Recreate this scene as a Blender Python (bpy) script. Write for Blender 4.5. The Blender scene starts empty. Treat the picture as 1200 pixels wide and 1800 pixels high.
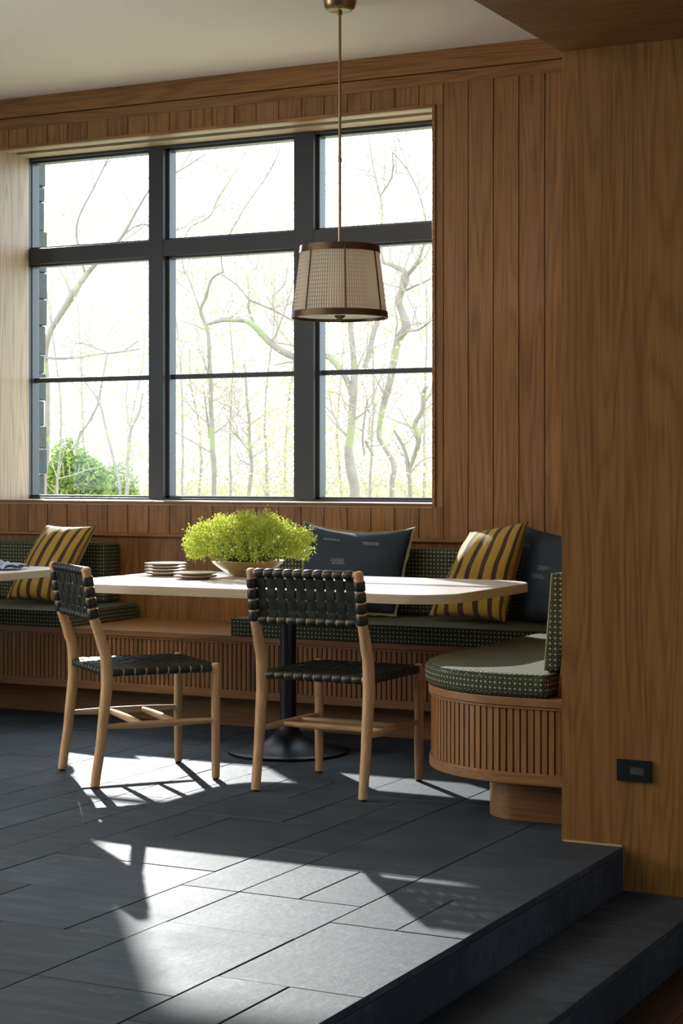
import bpy, bmesh, math, random
from mathutils import Vector, Matrix, noise as mnoise
rnd = random.Random(7)
sc = bpy.context.scene
COL = sc.collection
PI = math.pi

# ------------------------------------------------------------------ camera
TH = math.radians(27.06); FPX = 3199.0; HOR = 825.1; EYE = 1.22
cd = bpy.data.cameras.new('camera'); cam = bpy.data.objects.new('camera', cd); COL.objects.link(cam)
cam.location = (0, 0, EYE); cam.rotation_euler = (PI/2, 0, TH)
cd.sensor_fit = 'VERTICAL'; cd.sensor_height = 36.0; cd.sensor_width = 24.0
cd.lens = FPX*36.0/1800.0
cd.shift_y = (HOR-900.0)/1800.0
cd.clip_end = 500
sc.camera = cam
CS, SN = math.cos(TH), math.sin(TH)

# ------------------------------------------------------------------ world, lights, exposure
sc.view_settings.view_transform = 'Standard'; sc.view_settings.look = 'None'
sc.view_settings.gamma = 1.0; sc.view_settings.use_curve_mapping = False
sc.view_settings.exposure = 0.0
SKY = 4.4
SUNLAMP = 9800.0
FILL = 36.0
UP_FILL = 105.0
COOL = 30.0
w = bpy.data.worlds.new('world'); sc.world = w; w.use_nodes = True
bg = w.node_tree.nodes['Background']; bg.inputs[0].default_value = (0.76, 0.89, 1.0, 1); bg.inputs[1].default_value = SKY

def lamp(name, kind, loc, aim, power, color, **kw):
    d = bpy.data.lights.new(name, kind); o = bpy.data.objects.new(name, d); COL.objects.link(o)
    o.location = loc; d.energy = power; d.color = color
    o.rotation_euler = (Vector(aim)-Vector(loc)).to_track_quat('-Z', 'Y').to_euler()
    for k, v in kw.items(): setattr(d, k, v)
    return o
# low sun-like light outside the window, up and to the left
lamp('outdoor_light', 'SPOT', (-9.40, 12.30, 4.32), (-4.3, 7.0, 1.0), SUNLAMP, (1.0, 0.98, 0.94),
     spot_size=math.radians(75), spot_blend=0.1, shadow_soft_size=0.05)
# fill for assumed daylight from the left; its wall opening is added, unseen
fl = lamp('assumed_left_fill', 'AREA', (-8.86, 3.4, 1.95), (-2.0, 5.2, 1.6), FILL, (0.96, 0.96, 1.0), shape='RECTANGLE', size=2.0, size_y=1.7, spread=math.radians(80))
# added fill pointing up, with no fixture in the room: brightens the ceiling
lamp('ceiling_fill', 'AREA', (-5.6, 3.3, 1.7), (-5.5, 3.4, 3.2), UP_FILL, (1.0, 0.91, 0.82), shape='DISK', size=0.35, spread=math.radians(130))
# cool fill added behind an unseen opening on the right, tints the risers
lamp('cool_side_fill', 'AREA', (3.42, 0.2, 1.3), (-2.0, 3.6, -0.1), COOL, (0.62, 0.80, 1.0), shape='RECTANGLE', size=1.7, size_y=1.5)
# portal for the daylight of the big window
pt = lamp('window_portal', 'AREA', (-4.85, 8.5, 2.0), (-4.85, 0, 2.0), 1.0, (1, 1, 1), shape='RECTANGLE', size=2.75, size_y=2.0)
pt.data.cycles.is_portal = True

# ------------------------------------------------------------------ helpers
def deselect(): pass
class MB:
    """collects shapes; build() links them as ONE mesh object"""
    def __init__(s): s.v = []; s.f = []; s.m = []; s.uv = {}
    def add(s, vs, fs, mi=0, uvs=None):
        b = len(s.v); s.v += [tuple(p) for p in vs]
        for k, f in enumerate(fs):
            if uvs is not None: s.uv[len(s.f)] = uvs[k]
            s.f.append(tuple(b+i for i in f)); s.m.append(mi)
        return s
    def box(s, x0, x1, y0, y1, z0, z1, mi=0, M=None):
        vs = [(x, y, z) for z in (z0, z1) for y in (y0, y1) for x in (x0, x1)]
        if M is not None: vs = [M @ Vector(p) for p in vs]
        return s.add(vs, [(0, 2, 3, 1), (4, 5, 7, 6), (0, 1, 5, 4), (2, 6, 7, 3), (0, 4, 6, 2), (1, 3, 7, 5)], mi)
    def tube(s, pts, rad, seg=12, mi=0, caps=True, round_end=False):
        pts = [Vector(p) for p in pts]; n = len(pts)
        if not hasattr(rad, '__len__'): rad = [rad]*n
        rad = list(rad)
        if round_end:
            for end in (0, -1):
                d = (pts[0]-pts[1]).normalized() if end == 0 else (pts[-1]-pts[-2]).normalized()
                r = rad[end]
                ex = [(pts[end]+d*r*math.sin(a), r*math.cos(a)) for a in (0.5, 1.0, 1.4)]
                if end == 0: pts = [e[0] for e in ex[::-1]]+pts; rad = [e[1] for e in ex[::-1]]+rad
                else: pts = pts+[e[0] for e in ex]; rad = rad+[e[1] for e in ex]
            n = len(pts)
        vs = []; up = None
        for i in range(n):
            t = (pts[min(i+1, n-1)]-pts[max(i-1, 0)]).normalized()
            if up is None:
                up = Vector((0, 0, 1)) if abs(t.z) < 0.9 else Vector((1, 0, 0))
            a = (up - t*up.dot(t))
            if a.length < 1e-5: a = t.orthogonal()
            a.normalize(); up = a; b = t.cross(a)
            for k in range(seg):
                q = 2*PI*k/seg
                vs.append(pts[i]+(a*math.cos(q)+b*math.sin(q))*rad[i])
        fs = [(i*seg+k, i*seg+(k+1) % seg, (i+1)*seg+(k+1) % seg, (i+1)*seg+k) for i in range(n-1) for k in range(seg)]
        if caps: fs += [tuple(range(seg))[::-1], tuple((n-1)*seg+k for k in range(seg))]
        return s.add(vs, fs, mi)
    def lathe(s, prof, seg=48, c=(0, 0, 0), mi=0, closed=False, mats=None):
        vs = []
        for r, z in prof:
            for k in range(seg):
                q = 2*PI*k/seg
                vs.append((c[0]+r*math.cos(q), c[1]+r*math.sin(q), c[2]+z))
        n = len(prof)
        for i in range(n-1 if not closed else n):
            j = (i+1) % n
            fs = [(i*seg+k, i*seg+(k+1) % seg, j*seg+(k+1) % seg, j*seg+k) for k in range(seg)]
            b = len(s.v) if i == 0 else b
            if i == 0: s.v += [tuple(p) for p in vs]
            for f in fs: s.f.append(tuple(b+q for q in f)); s.m.append(mats[i] if mats else mi)
        return s
    def prism(s, poly, z0, z1, mi=0, uv=False):
        n = len(poly)
        vs = [(x, y, z0) for x, y in poly]+[(x, y, z1) for x, y in poly]
        fs = [tuple(range(n))[::-1], tuple(range(n, 2*n))]+[(i, (i+1) % n, n+(i+1) % n, n+i) for i in range(n)]
        uvs = None
        if uv:
            L = [0]
            for i in range(n): L.append(L[-1]+math.dist(poly[i], poly[(i+1) % n]))
            uvs = [[poly[i] for i in range(n)][::-1], [poly[i] for i in range(n)]]
            uvs += [[(L[i], z0), (L[i+1], z0), (L[i+1], z1), (L[i], z1)] for i in range(n)]
        return s.add(vs, fs, mi, uvs)
    def ribbon(s, pts, wd, nd, w, t, mi=0):
        """flat strap of width w and thickness t along pts; wd: width direction, nd: normal"""
        vs = []; wd = Vector(wd); nd = Vector(nd)
        for p in pts:
            p = Vector(p)
            for a, b in ((-1, -1), (1, -1), (1, 1), (-1, 1)): vs.append(p+wd*(a*w/2)+nd*(b*t/2))
        n = len(pts)
        fs = [(i*4+k, i*4+(k+1) % 4, (i+1)*4+(k+1) % 4, (i+1)*4+k) for i in range(n-1) for k in range(4)]
        fs += [(3, 2, 1, 0), tuple((n-1)*4+k for k in range(4))]
        return s.add(vs, fs, mi)
    def build(s, name, mats, parent=None, smooth=False, bevel=0.0, origin=None, seg=2, fix=True):
        o = Vector(origin) if origin is not None else Vector((0, 0, 0))
        me = bpy.data.meshes.new(name)
        me.from_pydata([tuple(Vector(p)-o) for p in s.v], [], s.f)
        if not isinstance(mats, (list, tuple)): mats = [mats]
        for m in mats: me.materials.append(m)
        for p, mi in zip(me.polygons, s.m): p.material_index = mi; p.use_smooth = smooth
        if s.uv:
            ul = me.uv_layers.new(name='UVMap')
            for p in me.polygons:
                u = s.uv.get(p.index)
                if u:
                    for li, c in zip(p.loop_indices, u): ul.data[li].uv = c
        if fix:
            bm = bmesh.new(); bm.from_mesh(me); bmesh.ops.recalc_face_normals(bm, faces=bm.faces); bm.to_mesh(me); bm.free()
        ob = bpy.data.objects.new(name, me); COL.objects.link(ob)
        ob.location = o
        if parent is not None: ob.parent = parent
        if bevel:
            md = ob.modifiers.new('bevel', 'BEVEL'); md.width = bevel; md.segments = seg; md.limit_method = 'ANGLE'; md.angle_limit = math.radians(35)
            for p in me.polygons: p.use_smooth = True
            md.harden_normals = True
        if smooth and not bevel:
            try: me.set_sharp_from_angle(angle=math.radians(50))
            except Exception: pass
        return ob

def tag(o, label, cat, group=None, kind=None):
    o['label'] = label; o['category'] = cat
    if group: o['group'] = group
    if kind: o['kind'] = kind
    return o
def empty(name, loc=(0, 0, 0), rz=0.0):
    o = bpy.data.objects.new(name, None); COL.objects.link(o); o.location = loc; o.rotation_euler = (0, 0, rz); o.empty_display_size = 0.1
    return o
def struct(o, label=None, cat=None):
    o['kind'] = 'structure'
    if label: o['label'] = label
    if cat: o['category'] = cat
    return o
def copy_tree(o, parent=None):
    c = o.copy(); COL.objects.link(c)
    if parent is not None: c.parent = parent
    for ch in list(o.children): copy_tree(ch, c)
    return c

# ------------------------------------------------------------------ materials
class NT:
    def __init__(s, name):
        s.m = bpy.data.materials.new(name); s.m.use_nodes = True; s.t = s.m.node_tree
        s.bsdf = s.t.nodes['Principled BSDF']; s.out = s.t.nodes['Material Output']
    def n(s, typ, **kw):
        nd = s.t.nodes.new(typ)
        for k, v in kw.items():
            if k.startswith('i_'):
                nd.inputs[int(k[2:])].default_value = v
            else: setattr(nd, k, v)
        return nd
    def l(s, a, b): s.t.links.new(a, b)
    def math(s, op, a, b=None, c=None, clamp=False):
        nd = s.t.nodes.new('ShaderNodeMath'); nd.operation = op; nd.use_clamp = clamp
        for i, x in enumerate((a, b, c)):
            if x is None: continue
            if isinstance(x, (int, float)): nd.inputs[i].default_value = x
            else: s.l(x, nd.inputs[i])
        return nd.outputs[0]
    def mix(s, f, a, b, blend='MIX'):
        nd = s.t.nodes.new('ShaderNodeMix'); nd.data_type = 'RGBA'; nd.blend_type = blend
        for sock, x in ((nd.inputs[0], f), (nd.inputs[6], a), (nd.inputs[7], b)):
            if isinstance(x, (int, float)): sock.default_value = x
            elif isinstance(x, tuple): sock.default_value = (*x, 1) if len(x) == 3 else x
            else: s.l(x, sock)
        return nd.outputs[2]
    def ramp(s, fac, stops):
        nd = s.t.nodes.new('ShaderNodeValToRGB'); cr = nd.color_ramp
        while len(cr.elements) > len(stops): cr.elements.remove(cr.elements[-1])
        while len(cr.elements) < len(stops): cr.elements.new(0.5)
        for e, (p, c) in zip(cr.elements, stops): e.position = p; e.color = (*c, 1) if len(c) == 3 else c
        s.l(fac, nd.inputs[0]); return nd.outputs[0]
    def set(s, base=None, rough=None, metal=None, spec=None):
        b = s.bsdf.inputs
        if base is not None:
            if isinstance(base, tuple): b['Base Color'].default_value = (*base, 1)
            else: s.l(base, b['Base Color'])
        if rough is not None:
            if isinstance(rough, (int, float)): b['Roughness'].default_value = rough
            else: s.l(rough, b['Roughness'])
        if metal is not None: b['Metallic'].default_value = metal
        if spec is not None: b['Specular IOR Level'].default_value = spec
        return s
    def bump(s, h, strength=0.3, dist=0.01):
        nd = s.t.nodes.new('ShaderNodeBump'); nd.inputs['Strength'].default_value = strength; nd.inputs['Distance'].default_value = dist
        s.l(h, nd.inputs['Height']); s.l(nd.outputs[0], s.bsdf.inputs['Normal'])
    def coords(s, kind='Object'):
        return s.t.nodes.new('ShaderNodeTexCoord').outputs[kind]
    def mapping(s, vec, scale=(1, 1, 1), loc=None):
        nd = s.t.nodes.new('ShaderNodeMapping'); s.l(vec, nd.inputs[0]); nd.inputs['Scale'].default_value = scale
        if loc is not None:
            if isinstance(loc, tuple): nd.inputs['Location'].default_value = loc
            else: s.l(loc, nd.inputs['Location'])
        return nd.outputs[0]
    def noise(s, vec, scale=5.0, detail=3.0, rough=0.55, out=0):
        nd = s.t.nodes.new('ShaderNodeTexNoise'); s.l(vec, nd.inputs['Vector'])
        nd.inputs['Scale'].default_value = scale; nd.inputs['Detail'].default_value = detail; nd.inputs['Roughness'].default_value = rough
        return nd.outputs[out]

def plain(name, col, rough=0.5, metal=0.0, spec=0.5, var=0.08, nscale=30.0, bump=0.0, bscale=200.0):
    t = NT(name); c = t.coords()
    n = t.noise(c, nscale, 3)
    lo = tuple(x*(1-var) for x in col); hi = tuple(min(1, x*(1+var)) for x in col)
    t.set(t.mix(n, lo, hi), rough, metal, spec)
    if bump: t.bump(t.noise(c, bscale, 2), bump, 0.002)
    return t.m

def oak(name, axis, lo, hi, rough=0.42, grain=1.0, island=True, figure=0.55, tint=0.16):
    """oak with straight pores and cathedral figure along axis; every board (mesh island) gets its own cut"""
    t = NT(name); c = t.coords()
    off = None
    geo = t.n('ShaderNodeNewGeometry')
    cmb = t.n('ShaderNodeCombineXYZ')
    r = geo.outputs['Random Per Island']
    t.l(t.math('MULTIPLY', r, 37.0), cmb.inputs[0]); t.l(t.math('MULTIPLY', r, 71.0), cmb.inputs[1]); t.l(t.math('MULTIPLY', r, 53.0), cmb.inputs[2])
    add = t.n('ShaderNodeVectorMath', operation='ADD'); t.l(c, add.inputs[0])
    if island: t.l(cmb.outputs[0], add.inputs[1])
    v = add.outputs[0]
    def sc3(a, b):
        s = [a, a, a]; s['xyz'.index(axis)] = b; return tuple(s)
    # cathedral figure: contour rings of a stretched noise
    big = t.noise(t.mapping(v, sc3(7.0, 0.55)), 1.0, 1.5, 0.4)
    rings = t.math('SINE', t.math('MULTIPLY', big, 95.0*grain))
    rings = t.math('MULTIPLY_ADD', rings, 0.5, 0.5)
    rings = t.math('POWER', rings, 2.2)
    pores = t.noise(t.mapping(v, sc3(210.0*grain, 5.0)), 1.0, 2.0, 0.6)
    fibre = t.noise(t.mapping(v, sc3(60.0*grain, 1.6)), 1.0, 3.0, 0.6)
    f = t.math('MULTIPLY_ADD', rings, -figure*0.62, 0.80)
    f = t.math('MULTIPLY_ADD', t.math('SUBTRACT', fibre, 0.5), 1.05, f)
    f = t.math('MULTIPLY_ADD', t.math('SUBTRACT', pores, 0.5), 1.25, f, clamp=True)
    col = t.mix(f, lo, hi)
    if tint:
        k = t.math('MULTIPLY_ADD', r, 2*tint, 1-tint)
        cc = t.n('ShaderNodeCombineColor'); [t.l(k, cc.inputs[i]) for i in range(3)]
        col = t.mix(1.0, col, cc.outputs[0], 'MULTIPLY')
    t.set(col, rough, 0, 0.35)
    t.bump(t.math('MULTIPLY_ADD', pores, 0.6, t.math('MULTIPLY', rings, 0.2)), 0.25, 0.002)
    return t.m

OLO, OHI = (0.140, 0.056, 0.012), (0.345, 0.165, 0.052)
M = {}
M['oak_z'] = oak('oak_vertical', 'z', OLO, OHI)
M['oak_x'] = oak('oak_horizontal', 'x', OLO, OHI)
M['oak_y'] = oak('oak_along', 'y', OLO, OHI)
M['oak_pier'] = oak('oak_pier', 'z', (0.150, 0.062, 0.013), (0.325, 0.153, 0.043), figure=0.55, tint=0.12)
M['oak_slat'] = oak('oak_slat', 'z', (0.150, 0.063, 0.017), (0.335, 0.162, 0.056), figure=0.2, tint=0.12)
M['oak_rail'] = oak('oak_rail', 'x', (0.155, 0.066, 0.018), (0.335, 0.164, 0.057), figure=0.3, tint=0.04)
M['gap_dark'] = plain('slat_backing', (0.03, 0.017, 0.009), 0.8)  # oak darkened so the shade between slats sits in the colour
M['jamb'] = oak('oak_pale_jamb', 'z', (0.32, 0.225, 0.14), (0.56, 0.44, 0.31))
M['ceiling'] = plain('ceiling_paint', (0.90, 0.86, 0.80), 0.9, var=0.02, nscale=3)
M['frame'] = plain('window_paint', (0.030, 0.033, 0.037), 0.42, var=0.05)
M['black'] = plain('black_metal', (0.012, 0.013, 0.015), 0.38, 0.2, var=0.1)
M['ash'] = oak('ash_chair', 'z', (0.43, 0.235, 0.100), (0.63, 0.40, 0.200), rough=0.45, grain=1.6, figure=0.25, tint=0.08)
M['ash_x'] = oak('ash_chair_cross', 'x', (0.44, 0.245, 0.105), (0.64, 0.41, 0.21), rough=0.45, grain=1.6, figure=0.25, tint=0.08)
M['ash_y'] = oak('ash_chair_side', 'y', (0.44, 0.245, 0.105), (0.64, 0.41, 0.21), rough=0.45, grain=1.6, figure=0.25, tint=0.08)
M['strap'] = plain('leather_strap', (0.014, 0.0175, 0.010), 0.46, 0, 0.5, var=0.25, nscale=60, bump=0.15, bscale=500)
M['table_white'] = plain('table_white', (0.78, 0.76, 0.72), 0.33, var=0.02, nscale=8)
M['table_edge'] = oak('table_edge', 'x', (0.50, 0.40, 0.26), (0.66, 0.55, 0.38), figure=0.2, tint=0.0)
M['brass'] = plain('aged_brass', (0.30, 0.215, 0.115), 0.35, 0.9, var=0.12, nscale=25)
M['bronze'] = plain('bronze_band', (0.105, 0.068, 0.036), 0.38, 0.75, var=0.15, nscale=15)
M['piping'] = plain('dark_piping', (0.02, 0.022, 0.012), 0.8)
M['olive'] = plain('olive_trim', (0.27, 0.26, 0.13), 0.85, var=0.3, nscale=180, bump=0.4, bscale=500)
M['thread'] = plain('pale_thread', (0.36, 0.38, 0.38), 0.8, var=0.2)
M['rubber'] = plain('black_glide', (0.01, 0.01, 0.01), 0.6)
M['chrome'] = plain('grey_reflector', (0.40, 0.41, 0.43), 0.25, 0.9, var=0.05)

def slate():
    t = NT('slate'); c = t.coords()
    geo = t.n('ShaderNodeNewGeometry'); r = geo.outputs['Random Per Island']
    cmb = t.n('ShaderNodeCombineXYZ'); t.l(t.math('MULTIPLY', r, 41.0), cmb.inputs[0]); t.l(t.math('MULTIPLY', r, 23.0), cmb.inputs[1])
    add = t.n('ShaderNodeVectorMath', operation='ADD'); t.l(c, add.inputs[0]); t.l(cmb.outputs[0], add.inputs[1]); v = add.outputs[0]
    cl = t.noise(v, 3.2, 5, 0.62)
    st = t.noise(t.mapping(v, (3.0, 14.0, 8.0)), 1.6, 5, 0.62)
    f = t.math('MULTIPLY_ADD', st, 0.5, t.math('MULTIPLY', cl, 0.5))
    col = t.ramp(f, [(0.28, (0.020, 0.030, 0.043)), (0.50, (0.043, 0.062, 0.083)), (0.72, (0.088, 0.118, 0.150))])
    k = t.math('MULTIPLY_ADD', r, 0.5, 0.75)
    cc = t.n('ShaderNodeCombineColor'); [t.l(k, cc.inputs[i]) for i in range(3)]
    col = t.mix(1.0, col, cc.outputs[0], 'MULTIPLY')
    # rare pale scratches and veins
    ve = t.noise(t.mapping(v, (2.0, 5.0, 3.0)), 1.3, 6, 0.7)
    vein = t.math('LESS_THAN', t.math('ABSOLUTE', t.math('SUBTRACT', ve, 0.46)), 0.0028)
    msk = t.math('GREATER_THAN', t.noise(v, 2.1, 1), 0.60)
    col = t.mix(t.math('MULTIPLY', t.math('MULTIPLY', vein, msk), 0.35), col, (0.42, 0.42, 0.40))
    t.set(col, t.math('MULTIPLY_ADD', cl, 0.22, 0.52), 0, 0.4)
    t.bump(t.math('MULTIPLY_ADD', st, 0.6, t.noise(v, 34.0, 4, 0.6)), 0.24, 0.006)
    return t.m
M['slate'] = slate()
M['grout'] = plain('grout', (0.022, 0.024, 0.026), 0.9)

def lattice(name='lattice_fabric', p=0.0185):
    t = NT(name); uv = t.coords('UV'); sp = t.n('ShaderNodeSeparateXYZ'); t.l(uv, sp.inputs[0])
    u = t.math('DIVIDE', sp.outputs[0], p); v = t.math('DIVIDE', sp.outputs[1], p)
    def dist(x):   # distance to the nearest whole number
        return t.math('ABSOLUTE', t.math('SUBTRACT', x, t.math('ROUND', x)))
    du, dv = dist(u), dist(v)
    lw = 0.050
    g = t.math('MAXIMUM', t.math('LESS_THAN', du, lw), t.math('LESS_THAN', dv, lw))
    d1 = dist(t.math('MULTIPLY', t.math('ADD', u, v), 0.5)); d2 = dist(t.math('MULTIPLY', t.math('SUBTRACT', u, v), 0.5))
    dg = t.math('MAXIMUM', t.math('LESS_THAN', d1, lw*0.7), t.math('LESS_THAN', d2, lw*0.7))
    rr = t.math('ADD', t.math('MULTIPLY', du, du), t.math('MULTIPLY', dv, dv))
    dot = t.math('LESS_THAN', rr, 0.032)
    th = t.noise(uv, 900.0, 2)
    base = t.mix(th, (0.016, 0.024, 0.010), (0.042, 0.052, 0.022))
    ln = t.math('MULTIPLY', t.math('MAXIMUM', g, dg), 0.40)
    col = t.mix(ln, base, (0.30, 0.31, 0.19))
    col = t.mix(t.math('MULTIPLY', dot, 0.85), col, (0.52, 0.51, 0.36))
    t.set(col, 0.85, 0, 0.2)
    t.bump(th, 0.25, 0.001)
    return t.m
M['lattice'] = lattice()

def stripes():
    t = NT('striped_cloth'); uv = t.coords('UV'); sp = t.n('ShaderNodeSeparateXYZ'); t.l(uv, sp.inputs[0])
    u = t.math('FRACT', t.math('MULTIPLY_ADD', sp.outputs[0], 6.6, 0.12))
    wb = t.noise(uv, 7.0, 2)
    u2 = t.math('MULTIPLY_ADD', t.math('SUBTRACT', wb, 0.5), 0.03, u)
    br = t.math('LESS_THAN', u2, 0.36)
    th = t.noise(t.mapping(uv, (260, 260, 1)), 1.0, 2)
    gold = t.mix(th, (0.36, 0.222, 0.030), (0.54, 0.355, 0.072)); brn = t.mix(th, (0.048, 0.026, 0.016), (0.088, 0.052, 0.034))
    t.set(t.mix(br, gold, brn), 0.75, 0, 0.25)
    t.bsdf.inputs['Sheen Weight'].default_value = 0.15
    t.bump(th, 0.3, 0.001); return t.m
M['stripes'] = stripes()
def denim():
    t = NT('navy_linen'); uv = t.coords('UV')
    a = t.noise(t.mapping(uv, (60, 420, 1)), 1.0, 2); b = t.noise(t.mapping(uv, (420, 60, 1)), 1.0, 2); cl = t.noise(uv, 5.0, 3)
    f = t.math('MULTIPLY_ADD', a, 0.4, t.math('MULTIPLY_ADD', b, 0.3, t.math('MULTIPLY', cl, 0.3)))
    t.set(t.mix(f, (0.007, 0.014, 0.024), (0.026, 0.044, 0.066)), 0.68, 0, 0.35)
    t.bsdf.inputs['Sheen Weight'].default_value = 0.04
    t.bump(f, 0.35, 0.002); return t.m
M['navy'] = denim()

def shade_mat():
    t = NT('pleated_shade'); uv = t.coords('UV'); sp = t.n('ShaderNodeSeparateXYZ'); t.l(uv, sp.inputs[0])
    a = sp.outputs[0]; z = sp.outputs[1]
    st = t.math('MULTIPLY_ADD', t.math('SINE', t.math('MULTIPLY', a, 2*PI*112)), 0.5, 0.5)
    ck = t.math('MULTIPLY_ADD', t.math('SINE', t.math('MULTIPLY', z, 2*PI*15)), 0.5, 0.5)
    pm = t.math('GREATER_THAN', t.math('SINE', t.math('MULTIPLY', a, 2*PI*7)), 0.0)
    pat = t.math('MULTIPLY', t.math('MULTIPLY', st, ck), t.math('MULTIPLY_ADD', pm, 0.35, 0.15))
    pat = t.math('MULTIPLY_ADD', t.math('POWER', st, 3.0), 0.28, pat, clamp=True)
    col = t.mix(pat, (0.84, 0.77, 0.64), (0.30, 0.25, 0.20))
    t.set(col, 0.85, 0, 0.1)
    tr = t.n('ShaderNodeBsdfTranslucent'); t.l(col, tr.inputs[0])
    mx = t.n('ShaderNodeMixShader'); mx.inputs[0].default_value = 0.40
    t.l(t.bsdf.outputs[0], mx.inputs[1]); t.l(tr.outputs[0], mx.inputs[2]); t.l(mx.outputs[0], t.out.inputs[0])
    return t.m
M['shade'] = shade_mat()
def leafy(name, lo, hi, tr=0.45, rough=0.5):
    t = NT(name)
    geo = t.n('ShaderNodeNewGeometry'); col = t.mix(geo.outputs['Random Per Island'], lo, hi)
    t.set(col, rough, 0, 0.3)
    b = t.n('ShaderNodeBsdfTranslucent'); t.l(col, b.inputs[0])
    mx = t.n('ShaderNodeMixShader'); mx.inputs[0].default_value = tr
    t.l(t.bsdf.outputs[0], mx.inputs[1]); t.l(b.outputs[0], mx.inputs[2]); t.l(mx.outputs[0], t.out.inputs[0])
    return t.m
M['leaf'] = leafy('lime_leaf', (0.38, 0.46, 0.035), (0.74, 0.78, 0.17))
M['stem'] = plain('green_stem', (0.16, 0.24, 0.05), 0.6)
M['spring'] = leafy('spring_leaf', (0.52, 0.50, 0.16), (0.78, 0.74, 0.36))
M['bushleaf'] = leafy('bush_leaf', (0.16, 0.28, 0.045), (0.42, 0.50, 0.14))
M['undergrowth'] = leafy('undergrowth_leaf', (0.42, 0.36, 0.20), (0.66, 0.62, 0.34))
def bark():
    t = NT('bark'); c = t.coords(); n = t.noise(c, 7.0, 4, 0.65); m2 = t.noise(c, 1.7, 3)
    col = t.mix(n, (0.20, 0.165, 0.13), (0.46, 0.40, 0.34))
    col = t.mix(t.math('GREATER_THAN', m2, 0.57), col, (0.36, 0.37, 0.20))
    t.set(col, 0.9, 0, 0.2); t.bump(n, 0.5, 0.02); return t.m
M['bark'] = bark()
M['twig'] = plain('twig', (0.42, 0.35, 0.29), 0.9)
def stone():
    t = NT('stone'); c = t.coords(); n = t.noise(c, 9.0, 5, 0.65)
    geo = t.n('ShaderNodeNewGeometry')
    a = t.mix(geo.outputs['Random Per Island'], (0.030, 0.048, 0.055), (0.075, 0.062, 0.042))
    t.set(t.mix(n, a, (0.095, 0.105, 0.105)), 0.9, 0, 0.2); t.bump(n, 0.8, 0.02); return t.m
M['stone'] = stone()
M['lawn'] = plain('lawn', (0.36, 0.34, 0.19), 0.95, var=0.35, nscale=0.5)
def glass():
    t = NT('window_glass')
    tr = t.n('ShaderNodeBsdfTransparent'); tr.inputs[0].default_value = (0.98, 0.99, 0.99, 1)
    gl = t.n('ShaderNodeBsdfGlossy'); gl.inputs['Roughness'].default_value = 0.02
    lw = t.n('ShaderNodeLayerWeight'); lw.inputs[0].default_value = 0.5
    fr = t.math('MULTIPLY_ADD', t.math('POWER', lw.outputs['Facing'], 5.0), 0.5, 0.02)
    mx = t.n('ShaderNodeMixShader'); t.l(fr, mx.inputs[0]); t.l(tr.outputs[0], mx.inputs[1]); t.l(gl.outputs[0], mx.inputs[2])
    t.l(mx.outputs[0], t.out.inputs[0]); return t.m
M['glass'] = glass()
def frost():
    t = NT('lamp_diffuser'); t.set((0.85, 0.85, 0.82), 0.35, 0, 0.5)
    tr = t.n('ShaderNodeBsdfTranslucent'); tr.inputs[0].default_value = (0.9, 0.9, 0.86, 1)
    mx = t.n('ShaderNodeMixShader'); mx.inputs[0].default_value = 0.45
    t.l(t.bsdf.outputs[0], mx.inputs[1]); t.l(tr.outputs[0], mx.inputs[2]); t.l(mx.outputs[0], t.out.inputs[0]); return t.m
M['frost'] = frost()
M['glaze'] = plain('cream_glaze', (0.74, 0.69, 0.60), 0.28, var=0.05, nscale=20)
M['clay'] = plain('bare_clay', (0.36, 0.215, 0.125), 0.7, var=0.12, nscale=60)
def bowl_mat():
    t = NT('stoneware_bowl'); c = t.coords(); n = t.noise(t.mapping(c, (2, 2, 9)), 4.0, 4)
    t.set(t.mix(n, (0.35, 0.205, 0.050), (0.52, 0.35, 0.125)), 0.4, 0, 0.4); return t.m
M['bowl'] = bowl_mat()
M['soil'] = plain('soil', (0.05, 0.035, 0.02), 0.95)
def napkin_mat():
    t = NT('napkin'); uv = t.coords('UV'); sp = t.n('ShaderNodeSeparateXYZ'); t.l(uv, sp.inputs[0])
    e = t.math('MAXIMUM', t.math('ABSOLUTE', t.math('SUBTRACT', sp.outputs[0], 0.5)), t.math('ABSOLUTE', t.math('SUBTRACT', sp.outputs[1], 0.5)))
    hem = t.math('GREATER_THAN', e, 0.465)
    t.set(t.mix(hem, (0.40, 0.47, 0.56), (0.05, 0.06, 0.10)), 0.85, 0, 0.2); return t.m
M['napkin'] = napkin_mat()
M['lower_floor'] = oak('dark_floor_boards', 'y', (0.035, 0.018, 0.009), (0.075, 0.042, 0.022), rough=0.4)

# ------------------------------------------------------------------ the setting
W = 7.93                       # inner face of the window wall
XP = -2.075; YP = 5.65         # left edge and front face of the oak pier
XL, YF, XR = -8.7, -3.6, 3.2   # left wall, wall behind the camera, right wall
CEIL = 3.216; SOF = 2.591
OX0, OX1, OZ0, OZ1 = -6.130, -3.563, 1.057, 2.945   # window opening
XE = -1.865; ZT = -0.14; XE2 = -1.58; ZB = -0.275    # platform edge, tread, lower edge, lower floor

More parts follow.
